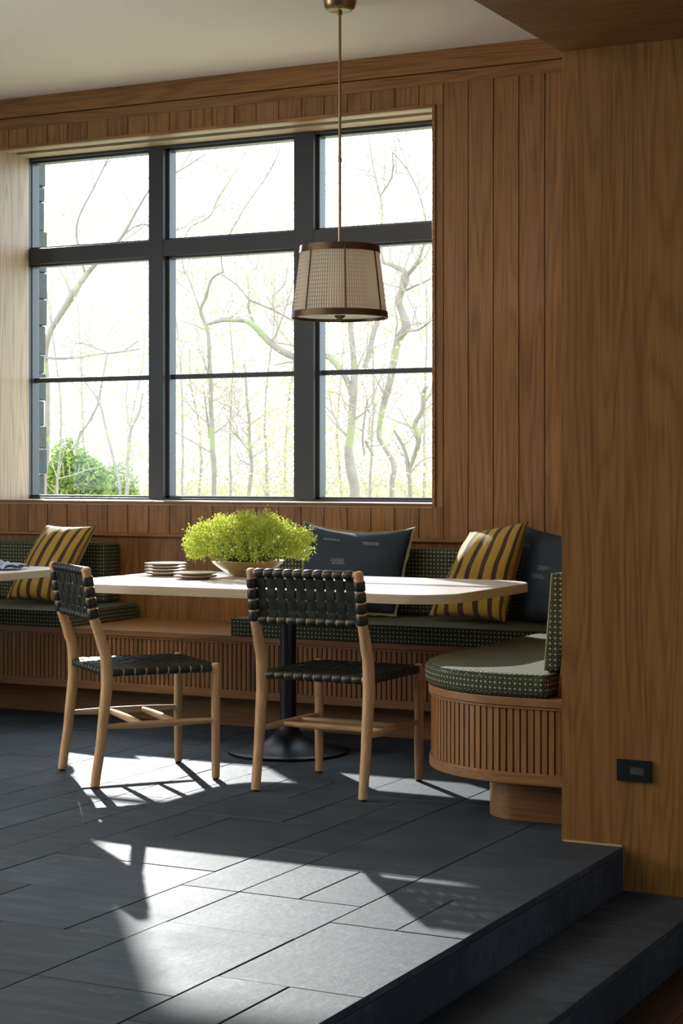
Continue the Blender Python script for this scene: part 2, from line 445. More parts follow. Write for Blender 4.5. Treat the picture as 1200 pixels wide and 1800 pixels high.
# slate platform: rectangles on a 0.197 m grid, laid in a random pattern, 3 mm joints
def slate_field(x1, x0, y0, y1, ztop, th, gx, gy, seed, sizes):
    r = random.Random(seed); nx = int(math.ceil((x1-x0)/gx)); ny = int(math.ceil((y1-y0)/gy))
    used = [[False]*ny for _ in range(nx)]; tiles = []
    for j in range(ny):
        for i in range(nx):
            if used[i][j]: continue
            opts = sizes[:]; r.shuffle(opts)
            for (a, b) in opts+[(1, 1)]:
                if i+a > nx or j+b > ny: continue
                if any(used[i+p][j+q] for p in range(a) for q in range(b)): continue
                for p in range(a):
                    for q in range(b): used[i+p][j+q] = True
                tiles.append((i, j, a, b)); break
    m = MB(); g = 0.0016
    for i, j, a, b in tiles:
        xa = x1-(i+a)*gx+g; xb = x1-i*gx-g; ya = y0+j*gy+g; yb = y0+(j+b)*gy-g
        xa = max(xa, x0); yb = min(yb, y1)
        if xb-xa < 0.01 or yb-ya < 0.01: continue
        dz = r.uniform(-0.0008, 0.0008)
        m.box(xa, xb, ya, yb, ztop-th, ztop+dz)
    return m
fm = slate_field(XE, XL, 3.573-0.195*36, W+0.2, 0.0, 0.02, 0.1975, 0.195, 11, [(1, 2), (2, 2), (2, 3), (1, 3), (2, 3), (1, 2), (3, 2)])
fo = struct(fm.build('floor', M['slate'], bevel=0.0022, seg=1))
sb = MB().box(XL-0.2, XE-0.004, YF-0.2, W+0.42, -0.6, -0.016)
struct(sb.build('floor_base', M['grout']))
# risers and tread
rm = MB(); y = YF; k = 0
ys = [YF, -2.4, -1.6, -0.8, 0.0, 0.8, 1.6, 2.38, 3.16, 3.77, 4.37, 4.97, YP]
for a, b in zip(ys[:-1], ys[1:]): rm.box(XE-0.012, XE+0.0, a+0.001, b-0.001, ZT-0.02, -0.0205)
struct(rm.build('floor_riser', M['slate'], bevel=0.0015, seg=1))
tm = MB()
ys2 = [YF, -2.2, -1.0, 0.1, 1.2, 2.2, 3.1, 3.75, 4.4, 5.21, YP]
for a, b in zip(ys2[:-1], ys2[1:]): tm.box(XE+0.001, XE2, a+0.001, b-0.001, ZT-0.02, ZT)
for a, b in zip(ys[:-1], ys[1:]): tm.box(XE2-0.012, XE2, a+0.001, b-0.001, ZB-0.02, ZT-0.0205)
struct(tm.build('floor_step', M['slate'], bevel=0.0025, seg=1))
struct(MB().box(XE-0.02, XE2-0.013, YF-0.2, YP+0.2, -0.6, ZT-0.018).build('floor_step_base', M['grout']))
lf = MB(); x = XE2
while x < XR:
    lf.box(x+0.0008, x+0.139, YF-0.2, YP, ZB-0.02, ZB); x += 0.14
struct(lf.build('floor_lower', M['lower_floor']))
struct(MB().box(XE2-0.013, XR+0.2, YF-0.2, YP+0.2, -0.6, ZB-0.018).build('floor_lower_base', M['grout']))

# window wall: oak planks with open grooves over a backing; plain board below the ledge
GP = 0.128; G0 = -3.507
wm = MB()
def planks(x0, x1, z0, z1):
    k = math.floor((x0-G0)/GP)
    while G0+k*GP < x1-1e-6:
        a = max(x0, G0+k*GP+0.0024); b = min(x1, G0+(k+1)*GP-0.0024)
        if b-a > 0.004: wm.box(a, b, W, W+0.022, z0, z1)
        k += 1
ZL = 0.884; ZG = 3.056; ZCR = 3.114
TR = 0.016
planks(XL, G0, OZ1+TR, ZG)
planks(XL, G0, ZL, OZ0-TR)
planks(XL, OX0-TR, OZ0-TR, OZ1+TR)
planks(OX1+TR, G0, OZ0-TR, OZ1+TR)
planks(G0, XP+0.02, ZL, ZG)
for a in range(5):
    xa = XL+a*1.33; wm.box(xa, xa+1.3295, W, W+0.022, 0.0, ZL)
struct(wm.build('wall_back', M['oak_z']))
bk = MB()
YB0, YB1 = W+0.0225, W+0.44
bk.box(XL-0.2, OX0-0.045, YB0, W+0.31, -0.6, 3.5); bk.box(XL-0.2, OX0-0.16, W+0.31, YB1, -0.6, 3.5); bk.box(OX1+0.045, XR+0.2, YB0, YB1, -0.6, 3.5)
bk.box(OX0-0.045, OX1+0.045, YB0, YB1, -0.6, OZ0-0.045); bk.box(OX0-0.045, OX1+0.045, YB0, YB1, OZ1+0.11, 3.5)
bk.box(OX0-0.16, OX0-0.045, W+0.311, YB1, -0.6, OZ0-0.045); bk.box(OX0-0.16, OX0-0.045, W+0.311, YB1, OZ1+0.11, 3.5)
struct(bk.build('wall_back_core', M['gap_dark']))
# crown: frieze board and taller board above it, with a shadow groove
cr = MB(); cr.box(XL, XP+0.02, W-0.004, W+0.022, ZG-0.001, ZCR-0.004); cr.box(XL, XP+0.02, W-0.012, W+0.022, ZCR, CEIL)
struct(cr.build('trim_1', M['oak_x'], bevel=0.001, seg=1), 'horizontal oak crown boards along the top of the window wall', 'crown')
# ledge rail over the banquette
le = MB(); le.box(XL, XP, W-0.022, W+0.001, 0.872, 0.890)
struct(le.build('trim_2', M['oak_x'], bevel=0.004), 'thin oak ledge rail running along the wall above the banquette', 'ledge')
# window reveal: jambs, sill, head with a shade slot, thin casing edge
rv = MB()
rv.box(OX0-0.04, OX0-0.004, W-0.004, W+0.27, OZ0-0.02, OZ1+0.02)
rv.box(OX1, OX1+0.04, W+0.03, W+0.30, OZ0-0.02, OZ1+0.02)
struct(rv.build('trim_3', M['jamb'], bevel=0.0015, seg=1), 'oak window jambs', 'jamb')
hd = MB()
hd.box(OX0, OX1, W+0.02, W+0.085, OZ1, OZ1+0.018)
hd.box(OX0, OX1, W+0.155, W+0.30, OZ1, OZ1+0.018)
hd.box(OX0, OX1, W+0.02, W+0.30, OZ1+0.095, OZ1+0.105)
hd.box(OX0-0.04, OX1+0.04, W+0.30, W+0.31, OZ1, OZ1+0.105)
struct(hd.build('trim_4', oak('oak_pale_head', 'x', (0.32, 0.225, 0.14), (0.56, 0.44, 0.31))), 'oak window head with a slot for the shade', 'window head')
sl = MB(); sl.box(OX0-0.0, OX1, W-0.004, W+0.30, OZ0-0.022, OZ0)
struct(sl.build('trim_5', oak('oak_pale_sill', 'x', (0.32, 0.225, 0.14), (0.56, 0.44, 0.31)), bevel=0.002), 'oak window sill', 'sill')
cs = MB()
cs.box(OX1, OX1+TR, W-0.008, W+0.03, OZ0-TR, OZ1+TR); cs.box(OX0-TR, OX0-0.0005, W-0.008, W-0.0045, OZ0-TR, OZ1+TR)
cs.box(OX0-TR, OX1, W-0.008, W+0.02, OZ1, OZ1+TR); cs.box(OX0-TR, OX1, W-0.008, W-0.0045, OZ0-TR, OZ0-0.001)
struct(cs.build('trim_6', M['oak_x'], bevel=0.001, seg=1), 'thin oak casing edge around the window', 'casing')
# oak pier (end of the side wall) in wide veneer boards, and the soffit that meets it
pm = MB(); px = [XP, -1.90, -1.783, -1.56, -1.30, -1.02, -0.75, -0.3, 0.4, 1.2, XR]
for a, b in zip(px[:-1], px[1:]): pm.box(a, b, YP, YP+0.02, -0.5, SOF)
pm.box(XP, XP+0.02, YP+0.0201, W, -0.5, SOF)
struct(pm.build('wall_right', M['oak_pier']))
struct(MB().box(XP+0.0205, XR+0.2, YP+0.0205, W+0.02, -0.6, SOF).build('wall_right_core', M['gap_dark']))
so = MB(); yy = [YF, -2, -0.5, 0.9, 2.1, 3.3, 4.4, W]
for a, b in zip(yy[:-1], yy[1:]): so.box(XP, XR, a, b, SOF, SOF+0.02)
so.box(XP, XP+0.02, YF, W, SOF+0.0201, CEIL+0.1)
struct(so.build('ceiling_soffit', M['oak_x']))
struct(MB().box(XP+0.021, XR+0.2, YF, W, SOF+0.021, 3.4).build('ceiling_soffit_core', M['gap_dark']))
struct(MB().box(XP-0.0, -1.868, YP-0.004, YP, -0.001, 0.006).box(XP, XP+0.004, YP-0.004, YP+0.0, -0.001, 0.006).build('baseboard_right', M['ash_x']), 'pale bead at the foot of the oak pier', 'bead')
struct(MB().box(XL-0.2, XP+0.02, YF-0.2, YB1, CEIL, CEIL+0.2).build('ceiling', M['ceiling']))
# left wall with an opening added for the assumed fill, wall behind the camera, far right wall (all out of frame)
lw = MB(); a0, a1, b0, b1 = 2.35, 4.45, 1.05, 2.85
lw.box(XL-0.2, XL, YF-0.2, a0, -0.6, 3.5); lw.box(XL-0.2, XL, a1, YB0, -0.6, 3.5); lw.box(XL-0.2, XL, a0, a1, -0.6, b0); lw.box(XL-0.2, XL, a0, a1, b1, 3.5)
struct(lw.build('wall_left', M['oak_z']))
struct(MB().box(XL, XR, YF-0.2, YF, -0.6, 3.5).build('wall_front', M['ceiling']))
ws_ = MB(); a0, a1, b0, b1 = -0.75, 1.15, 0.45, 2.15  # opening added to let the cool fill into the room
ws_.box(XR, XR+0.2, YF-0.2, a0, -0.6, 3.5); ws_.box(XR, XR+0.2, a1, YP+0.2, -0.6, 3.5); ws_.box(XR, XR+0.2, a0, a1, -0.6, b0); ws_.box(XR, XR+0.2, a0, a1, b1, 3.5)
struct(ws_.build('wall_side', M['ceiling']))
# window_1
wr = empty('window_1', (OX0, W+0.27, OZ0)); struct(wr, 'large dark framed window with nine panes over the banquette', 'window')
inv = Matrix.Translation((-OX0, -(W+0.27), -OZ0))
def wpart(mb, name, mat, **kw):
    mb.v = [tuple(inv @ Vector(p)) for p in mb.v]
    return mb.build(name, mat, wr, **kw)
YG = W+0.27
fr = MB()
fr.box(OX0-0.03, OX0-0.008, YG, YG+0.09, OZ0, OZ1); fr.box(OX1-0.055, OX1, YG, YG+0.10, OZ0, OZ1)
fr.box(OX0, OX1, YG, YG+0.10, OZ1-0.014, OZ1); fr.box(OX0, OX1, YG, YG+0.10, OZ0, OZ0+0.010)
wpart(fr, 'frame', M['frame'], bevel=0.002)
ZTR0, ZTR1 = 2.356, 2.441
MX = [(-5.344, -5.252), (-4.461, -4.347)]
for a, b in MX: wpart(MB().box(a, b, YG-0.006, YG+0.085, OZ0, OZ1), 'mullion', M['frame'], bevel=0.002)
wpart(MB().box(OX0, OX1, YG-0.004, YG+0.080, ZTR0, ZTR1), 'transom', M['frame'], bevel=0.002)
bays = [(OX0-0.008, MX[0][0]), (MX[0][1], MX[1][0]), (MX[1][1], OX1-0.055)]
for a, b in bays:
    # sash stops around each light, thin muntin bar in the tall lights
    for z0, z1 in ((OZ0+0.010, ZTR0), (ZTR1, OZ1-0.014)):
        s_ = MB()
        s_.box(a, a+(0.018 if a > OX0 else 0.004), YG+0.030, YG+0.095, z0, z1); s_.box(b-0.018, b, YG+0.030, YG+0.095, z0, z1)
        s_.box(a, b, YG+0.030, YG+0.095, z0, z0+0.012); s_.box(a, b, YG+0.030, YG+0.095, z1-0.012, z1)
        wpart(s_, 'sash', plain('sash_paint', (0.055, 0.060, 0.068), 0.3) if 'sash_paint' not in bpy.data.materials else bpy.data.materials['sash_paint'], bevel=0.001, seg=1)
    wpart(MB().box(a, b, YG+0.050, YG+0.085, 1.702, 1.727), 'muntin', M['frame'], bevel=0.001, seg=1)
    wpart(MB().box(a+0.001, b-0.001, YG+0.066, YG+0.070, OZ0+0.012, OZ1-0.016), 'pane', M['glass'])

# ------------------------------------------------------------------ banquette
X0, Y0, R0, YE0, XI = XL, 7.30, 0.45, 5.75, -2.74
def front(o, n=18, xs=X0, y0=Y0, xi=XI, r=R0, ye=YE0, xe=XP):
    """outline of the banquette front, pushed out by o towards the room"""
    pts = [(xs, y0-o), (xi-o, y0-o)]
    cx, cy = xi+r, ye+r
    for k in range(n+1):
        a = PI+PI/2*k/n; pts.append((cx+(r+o)*math.cos(a), cy+(r+o)*math.sin(a)))
    pts.append((xe, ye-o)); return pts
def band(m, f, o0, o1, z0, z1, mi=0):
    a, b = f(o0), f(o1); n = len(a)
    vs = [(x, y, z0) for x, y in a]+[(x, y, z0) for x, y in b]+[(x, y, z1) for x, y in a]+[(x, y, z1) for x, y in b]
    fs = []
    for i in range(n-1):
        fs += [(n+i, n+i+1, 3*n+i+1, 3*n+i), (2*n+i, 3*n+i, 3*n+i+1, 2*n+i+1), (i, i+1, n+i+1, n+i), (i, 2*n+i, 2*n+i+1, i+1)]
    fs += [(0, n, 3*n, 2*n), (n-1, 2*n-1+2*n-n*0-2*n+2*n, 4*n-1, 3*n-1)] if False else [(0, n, 3*n, 2*n), (n-1, 3*n-1, 4*n-1, 2*n-1)]
    return m.add(vs, fs, mi)
bench = tag(empty('banquette_bench', (-4.5, Y0, 0)), 'built-in oak banquette base with vertical slats and a rounded right end', 'bench')
BI = Matrix.Translation((4.5, -Y0, 0))
def bpart(mb, name, mat, **kw):
    mb.v = [tuple(BI @ Vector(p)) for p in mb.v]; return mb.build(name, mat, bench, **kw)
sb = MB(); poly = front(0.018)+[(XP, W-0.001), (X0, W-0.001)]
sb.prism(poly, 0.421, 0.451); bpart(sb, 'seat_board', M['oak_rail'], bevel=0.004)
bpart(band(MB(), front, 0.0, 0.014, 0.412, 0.4205), 'upper_rail', M['oak_rail'], bevel=0.002)
bpart(band(MB(), front, -0.02, 0.014, 0.157, 0.196), 'lower_rail', M['oak_rail'], bevel=0.004)
bpart(band(MB(), front, -0.02, -0.006, 0.19, 0.425), 'slat_backing', M['gap_dark'])
sm = MB(); fp = front(-0.006, 40)
acc = 0.0; pitch = 0.0248
segs = [(Vector(a), Vector(b)) for a, b in zip(fp[:-1], fp[1:])]
tot = sum((b-a).length for a, b in segs); L = 0.4; ii = 0; base = 0.0
while L < tot-0.01:
    while L > base+(segs[ii][1]-segs[ii][0]).length: base += (segs[ii][1]-segs[ii][0]).length; ii += 1
    a, b = segs[ii]; d = (b-a).normalized(); p = a+d*(L-base); nrm = Vector((d.y, -d.x))
    hw = 0.0092; dep = 0.014
    q = [p-d*hw, p+d*hw, p+d*hw+nrm*dep, p-d*hw+nrm*dep]
    sm.prism([(v.x, v.y) for v in q], 0.190, 0.416)
    L += pitch
bpart(sm, 'slatted_panel', M['oak_slat'])
def kick(o, n=14): return front(o, n, y0=7.49, xi=-2.485, r=0.14, ye=5.915)
bpart(band(MB(), kick, -0.02, 0.0, 0.0, 0.158), 'toe_kick', M['oak_rail'])

def cushion(name, poly, z0, z1, bev, label, cat, group=None, piping=None):
    m = MB().prism(poly, z0, z1, uv=True)
    cx = sum(p[0] for p in poly)/len(poly); cy = sum(p[1] for p in poly)/len(poly)
    o = m.build(name, M['lattice'], None, bevel=bev, origin=(cx, cy, z0), seg=5)
    tag(o, label, cat, group)
    return o
def pipe_loop(o, poly, z, r=0.0045):
    c = o.location
    pts = [(x-c.x, y-c.y, z-c.z) for x, y in poly]; pts = pts+[pts[0]]
    MB().tube(pts, r, 8).build('piping', M['piping'], o, smooth=True)
def inset(poly, d):
    n = len(poly); out = []
    for i in range(n):
        p0, p1, p2 = Vector(poly[i-1]), Vector(poly[i]), Vector(poly[(i+1) % n])
        a = (p1-p0).normalized(); b = (p2-p1).normalized()
        na = Vector((-a.y, a.x)); nb = Vector((-b.y, b.x)); q = (na+nb)
        q = q/(max(1e-6, q.length)**2)*2 if q.length > 0.1 else na
        out.append(tuple(p1+q*d))
    return out
SEAT = 0.531
YC = 7.795      # face of the back cushions
pl = [(XL+0.01, 7.262), (-5.23, 7.262), (-5.215, 7.277), (-5.215, 7.90), (XL+0.01, 7.90)]
c = cushion('seat_cushion', pl, 0.4515, SEAT, 0.022, 'dark green lattice seat cushion at the left end of the banquette', 'cushion', None); pipe_loop(c, inset(pl, 0.010), SEAT-0.006)
pr = [(-4.285, 7.262), (-2.705, 7.262), (-2.705, 7.27), (-2.085, 7.27), (-2.085, 7.90), (-4.285, 7.90)]
c = cushion('seat_cushion', pr, 0.4515, SEAT, 0.022, 'long dark green lattice seat cushion behind the right half of the table', 'cushion'); pipe_loop(c, inset([pr[0], (-2.085, 7.262), pr[4], pr[5]], 0.010), SEAT-0.006)
pe = [(-2.765, 7.255)]+[(x, y) for x, y in front(0.03, 24)[2:-1]]+[(-2.152, YE0-0.03), (-2.118, 7.255)]
c = cushion('seat_cushion', pe, 0.4515, SEAT, 0.026, 'green lattice seat cushion with a rounded end beside the oak pier', 'cushion'); pipe_loop(c, inset(pe, 0.011), SEAT-0.007)
def back_cushion(poly, z0, z1, label):
    return cushion('back_cushion', poly, z0, z1, 0.018, label, 'cushion')
back_cushion([(XL+0.01, YC), (-5.345, YC), (-5.345, W-0.003), (XL+0.01, W-0.003)], SEAT+0.001, 0.843, 'dark green lattice back cushion behind the left striped pillow')
back_cushion([(-4.40, YC), (-2.19, YC), (-2.19, W-0.003), (-4.40, W-0.003)], SEAT+0.001, 0.848, 'green lattice back cushion on the window wall behind the navy pillow')
# side back cushion along the pier: raked front, wooden wedge behind it
bc = MB()
def raked(xa_top, xa_bot, xb_top, xb_bot, y0, y1, z0, z1):
    vs = [(xa_bot, y0, z0), (xb_bot, y0, z0), (xb_top, y0, z1), (xa_top, y0, z1), (xa_bot, y1, z0), (xb_bot, y1, z0), (xb_top, y1, z1), (xa_top, y1, z1)]
    fs = [(0, 1, 2, 3), (4, 7, 6, 5), (0, 3, 7, 4), (1, 5, 6, 2), (3, 2, 6, 7), (0, 4, 5, 1)]
    uv = []
    for f in fs:
        P = [Vector(vs[i]) for i in f]; nn = (P[1]-P[0]).cross(P[2]-P[0]); a = max(range(3), key=lambda k: abs(nn[k]))
        uv.append([(p.y, p.z) if a == 0 else ((p.x, p.z) if a == 1 else (p.x, p.y)) for p in P])
    return vs, fs, uv
vs, fs, uv = raked(-2.178, -2.205, -2.096, -2.150, 5.83, 7.78, SEAT+0.001, 0.868); bc.add(vs, fs, 0, uv)
c = bc.build('back_cushion', M['lattice'], None, bevel=0.014, origin=(-2.15, 6.8, SEAT), seg=4)
tag(c, 'upright green lattice back cushion seen end-on against the oak pier', 'cushion')
pp = [(-2.176, 5.836, 0.866), (-2.203, 5.836, SEAT+0.004)]
MB().tube([(x+2.15, y-6.8, z-SEAT) for x, y, z in pp], 0.005, 8).build('piping', M['olive'], c, smooth=True)
vs, fs, uv = raked(-2.094, -2.146, -2.0755, -2.0755, 5.80, 7.78, 0.4515, 0.872)
bpart(MB().add(vs, fs), 'back_wedge', M['oak_rail'])

# ------------------------------------------------------------------ throw pillows from four corners
def pillow(name, BL, BR, TR_, TL, T, mat, label, seed, group=None, pinch=0.05, dip=0.0, n=30, trim=None, dashes=()):
    BL, BR, TR_, TL = map(Vector, (BL, BR, TR_, TL)); org = (BL+BR)/2
    nrm = ((BR-BL).cross(TL-BL)).normalized()          # towards the room
    upv = ((TL+TR_)/2-(BL+BR)/2)
    def P(u, v, side):
        a, b = (u+1)/2, (v+1)/2
        uu = u*(1-pinch*(1-v*v)); vv = v*(1-pinch*(1-u*u)) 
        a, b = (uu+1)/2, (vv+1)/2
        p = BL*(1-a)*(1-b)+BR*a*(1-b)+TR_*a*b+TL*(1-a)*b
        if dip: p = p-upv*dip*max(0, v)**2*(1-u*u)
        t = T/2*(max(0, (1-u*u))*max(0, (1-v*v)))**0.42
        q = Vector((u*1.6+seed*3.1, v*1.6, side*2.0+seed))
        wr = mnoise.noise(q*1.3)*0.10+mnoise.noise(Vector((q.x*4+q.y*2, q.y*1.2, q.z)))*0.05
        edge = math.sqrt(max(0, 1-max(abs(u), abs(v))**2))
        t *= 1+wr*1.5
        crease = 0.006*mnoise.noise(Vector(((u+v)*5, (u-v)*1.3, seed+side)))*(1-edge)*(0 if max(abs(u), abs(v)) > 0.999 else 1)
        return p+nrm*(side*t+crease)
    m = MB(); idx = {}
    vs = []
    for side in (1, -1):
        for j in range(n+1):
            for i in range(n+1):
                u = math.sin((2*i/n-1)*PI/2*0.85)/math.sin(PI/2*0.85); v = math.sin((2*j/n-1)*PI/2*0.85)/math.sin(PI/2*0.85)
                onedge = i in (0, n) or j in (0, n)
                if side == -1 and onedge: idx[(side, i, j)] = idx[(1, i, j)]
                else: idx[(side, i, j)] = len(vs); vs.append(P(u, v, side)-org)
    fs = []; uvs = []
    for side in (1, -1):
        for j in range(n):
            for i in range(n):
                f = [(i, j), (i+1, j), (i+1, j+1), (i, j+1)]
                if side == -1: f = f[::-1]
                fs.append([idx[(side, a, b)] for a, b in f]); uvs.append([(a/n, b/n) for a, b in f])
    m.add(vs, fs, 0, uvs)
    o = m.build(name, mat, None, smooth=True, fix=False); o.location = org
    tag(o, label, 'pillow', group)
    # seam cord or fringed border
    ring = [(-1+2*i/24, -1) for i in range(24)]+[(1, -1+2*i/24) for i in range(24)]+[(1-2*i/24, 1) for i in range(24)]+[(-1, 1-2*i/24) for i in range(25)]
    if trim == 'cord':
        MB().tube([P(u, v, 1)-org for u, v in ring], 0.0035, 6).build('seam_cord', mat, o, smooth=True)
    if trim == 'fringe':
        b = MB(); r2 = random.Random(seed); vs = []; k = 0
        for u, v in ring:
            p = P(u, v, 1)-org; cen = P(0, 0, 1)-nrm*(T/2)-org; d = (p-cen); d = (d-nrm*d.dot(nrm)).normalized()
            wob = nrm*r2.uniform(-0.004, 0.004); ww = 0.012+r2.uniform(-0.003, 0.004)
            for t in (0.003, -0.003):
                vs += [p-d*0.004+nrm*t, p+d*ww+wob+nrm*t*0.6]
        nn = len(ring)
        fs = []
        for i in range(nn-1):
            a = 4*i; c = 4*(i+1)
            fs += [(a, c, c+1, a+1), (a+2, a+3, c+3, c+2), (a+1, c+1, c+3, a+3), (a, a+2, c+2, c)]
        b.add(vs, fs); b.build('fringe', M['olive'], o, smooth=True)
    for (u0, v0, ln, rows) in dashes:
        b = MB(); r2 = random.Random(int(seed*100+u0*50))
        for k in range(rows):
            v = v0-k*0.035; s0 = u0+r2.uniform(-0.03, 0.03); u = s0
            while u < s0+ln:
                du = r2.uniform(0.015, 0.05); pts = [P(u+du*q/3, v, 1)-org+nrm*0.0012 for q in range(4)]
                b.ribbon(pts, upv.normalized(), nrm, 0.0022, 0.0012); u += du+0.012
        b.build('embroidery', M['thread'], o)
    return o
pillow('throw_pillow', (-5.83, 7.60, 0.548), (-5.46, 7.55, 0.545), (-5.345, 7.70, 0.930), (-5.67, 7.735, 0.932), 0.15, M['stripes'], 'mustard and brown striped pillow leaning at the left end of the banquette', 1.3, trim='cord', pinch=0.06)
pillow('throw_pillow', (-4.10, 7.60, 0.548), (-3.625, 7.64, 0.545), (-3.575, 7.74, 0.945), (-4.15, 7.735, 0.968), 0.14, M['navy'], 'navy linen pillow with olive fringed border standing behind the white table', 2.1, trim='fringe', dip=0.09, pinch=0.03,
       dashes=((0.22, 0.62, 0.26, 3), (-0.55, 0.66, 0.3, 2), (-0.35, 0.12, 0.26, 4), (0.72, -0.45, 0.2, 4), (-0.1, -0.6, 0.2, 3)))
pillow('throw_pillow', (-3.435, 7.60, 0.548), (-3.015, 7.49, 0.545), (-2.965, 7.63, 0.985), (-3.275, 7.72, 0.935), 0.16, M['stripes'], 'mustard and brown striped pillow next to the corner behind the table end', 3.7, trim='cord', pinch=0.06)
pillow('throw_pillow', (-3.02, 7.655, 0.548), (-2.56, 7.42, 0.545), (-2.52, 7.56, 0.90), (-3.03, 7.765, 0.960), 0.12, M['navy'], 'dark navy pillow tucked in the corner beside the oak pier', 4.4, trim='cord', pinch=0.03, dip=0.03,
       dashes=((-0.9, 0.62, 0.22, 3), (-0.42, 0.18, 0.24, 3), (-0.55, -0.02, 0.3, 3), (0.1, -0.4, 0.25, 3)))

# ------------------------------------------------------------------ tables
TZ = 0.748
def rounded(x0, x1, y0, y1, r, n=14):
    out = []
    for cx, cy, a0 in ((x1-r, y0+r, -90), (x1-r, y1-r, 0), (x0+r, y1-r, 90), (x0+r, y0+r, 180)):
        for k in range(n+1):
            a = math.radians(a0+90*k/n); out.append((cx+r*math.cos(a), cy+r*math.sin(a)))
    return out
def table(cx, cy, label, px, py, lx=0.912, ly=0.505, r=0.19):
    t = tag(empty('pedestal_table', (cx, cy, 0)), label, 'table', 'dining tables at the banquette')
    out = rounded(-lx, lx, -ly, ly, r); inn = rounded(-lx+0.004, lx-0.004, -ly+0.004, ly-0.004, r-0.004)
    MB().prism(inn, TZ-0.034, TZ).build('tabletop', M['table_white'], t, bevel=0.0015)
    n = len(out); e = MB()
    vs = [(x, y, TZ-0.036) for x, y in inn]+[(x, y, TZ-0.036) for x, y in out]+[(x, y, TZ-0.003) for x, y in out]+[(x, y, TZ-0.0005) for x, y in inn]
    fs = []
    for i in range(n):
        j = (i+1) % n
        fs += [(i, n+i, n+j, j), (n+i, 2*n+i, 2*n+j, n+j), (2*n+i, 3*n+i, 3*n+j, 2*n+j), (3*n+i, i, j, 3*n+j)]
    e.add(vs, fs).build('edge_band', M['table_edge'], t, smooth=True)
    prof = [(0.0, 0.0), (0.257, 0.0), (0.260, 0.004), (0.259, 0.011), (0.250, 0.015)]
    for k in range(1, 13):
        a = k/12; rr = 0.036+(0.250-0.036)*(1-a)**2.1; prof.append((rr, 0.015+0.135*a**1.55))
    prof += [(0.0355, 0.30), (0.035, 0.62), (0.035, 0.69)]
    prof2 = prof[:-2]
    MB().lathe([p for p in prof if p[1] <= 0.151], 64, (px-cx, py-cy, 0)).build('base', M['black'], t, smooth=True)
    MB().tube([(px-cx, py-cy, 0.148), (px-cx, py-cy, 0.685)], 0.035, 32).build('column', M['black'], t, smooth=True)
    MB().lathe([(0, 0), (0.19, 0), (0.19, 0.008), (0.05, 0.012), (0, 0.012)][::1], 40, (px-cx, py-cy, TZ-0.0485)).build('mounting_plate', M['black'], t, smooth=True)
    return t
table(-3.655, 6.715, 'long white pedestal table with rounded corners holding the plates and the bowl', -3.775, 6.885)
table(-6.06, 6.715, 'white table entering from the left edge with a crumpled napkin on it', -6.10, 6.885)

# ------------------------------------------------------------------ chairs
def leg_y(z):
    pts = [(0, 0.0), (0.2, 0.028), (0.40, 0.049), (0.50, 0.045), (0.58, 0.020), (0.66, -0.006), (0.76, -0.022), (0.87, -0.040)]
    for (a, va), (b, vb) in zip(pts[:-1], pts[1:]):
        if z <= b:
            t = (z-a)/(b-a); t = t*t*(3-2*t)*0.35+t*0.65; return va+(vb-va)*t
    return pts[-1][1]
RX, FX, RY, FY = 0.228, 0.222, -0.250, 0.245
HT = 0.845; SZ = 0.438
def post_r(z):
    PR = ((0, 0.0178), (0.25, 0.0205), (0.43, 0.0232), (0.55, 0.0215), (0.68, 0.0188), (0.9, 0.0175))
    for (a, va), (b, vb) in zip(PR[:-1], PR[1:]):
        if z <= b: return va+(vb-va)*(z-a)/(b-a)
    return 0.0175
def PB(x, z, off=0.0): return Vector((x, RY+leg_y(z)+off, z))
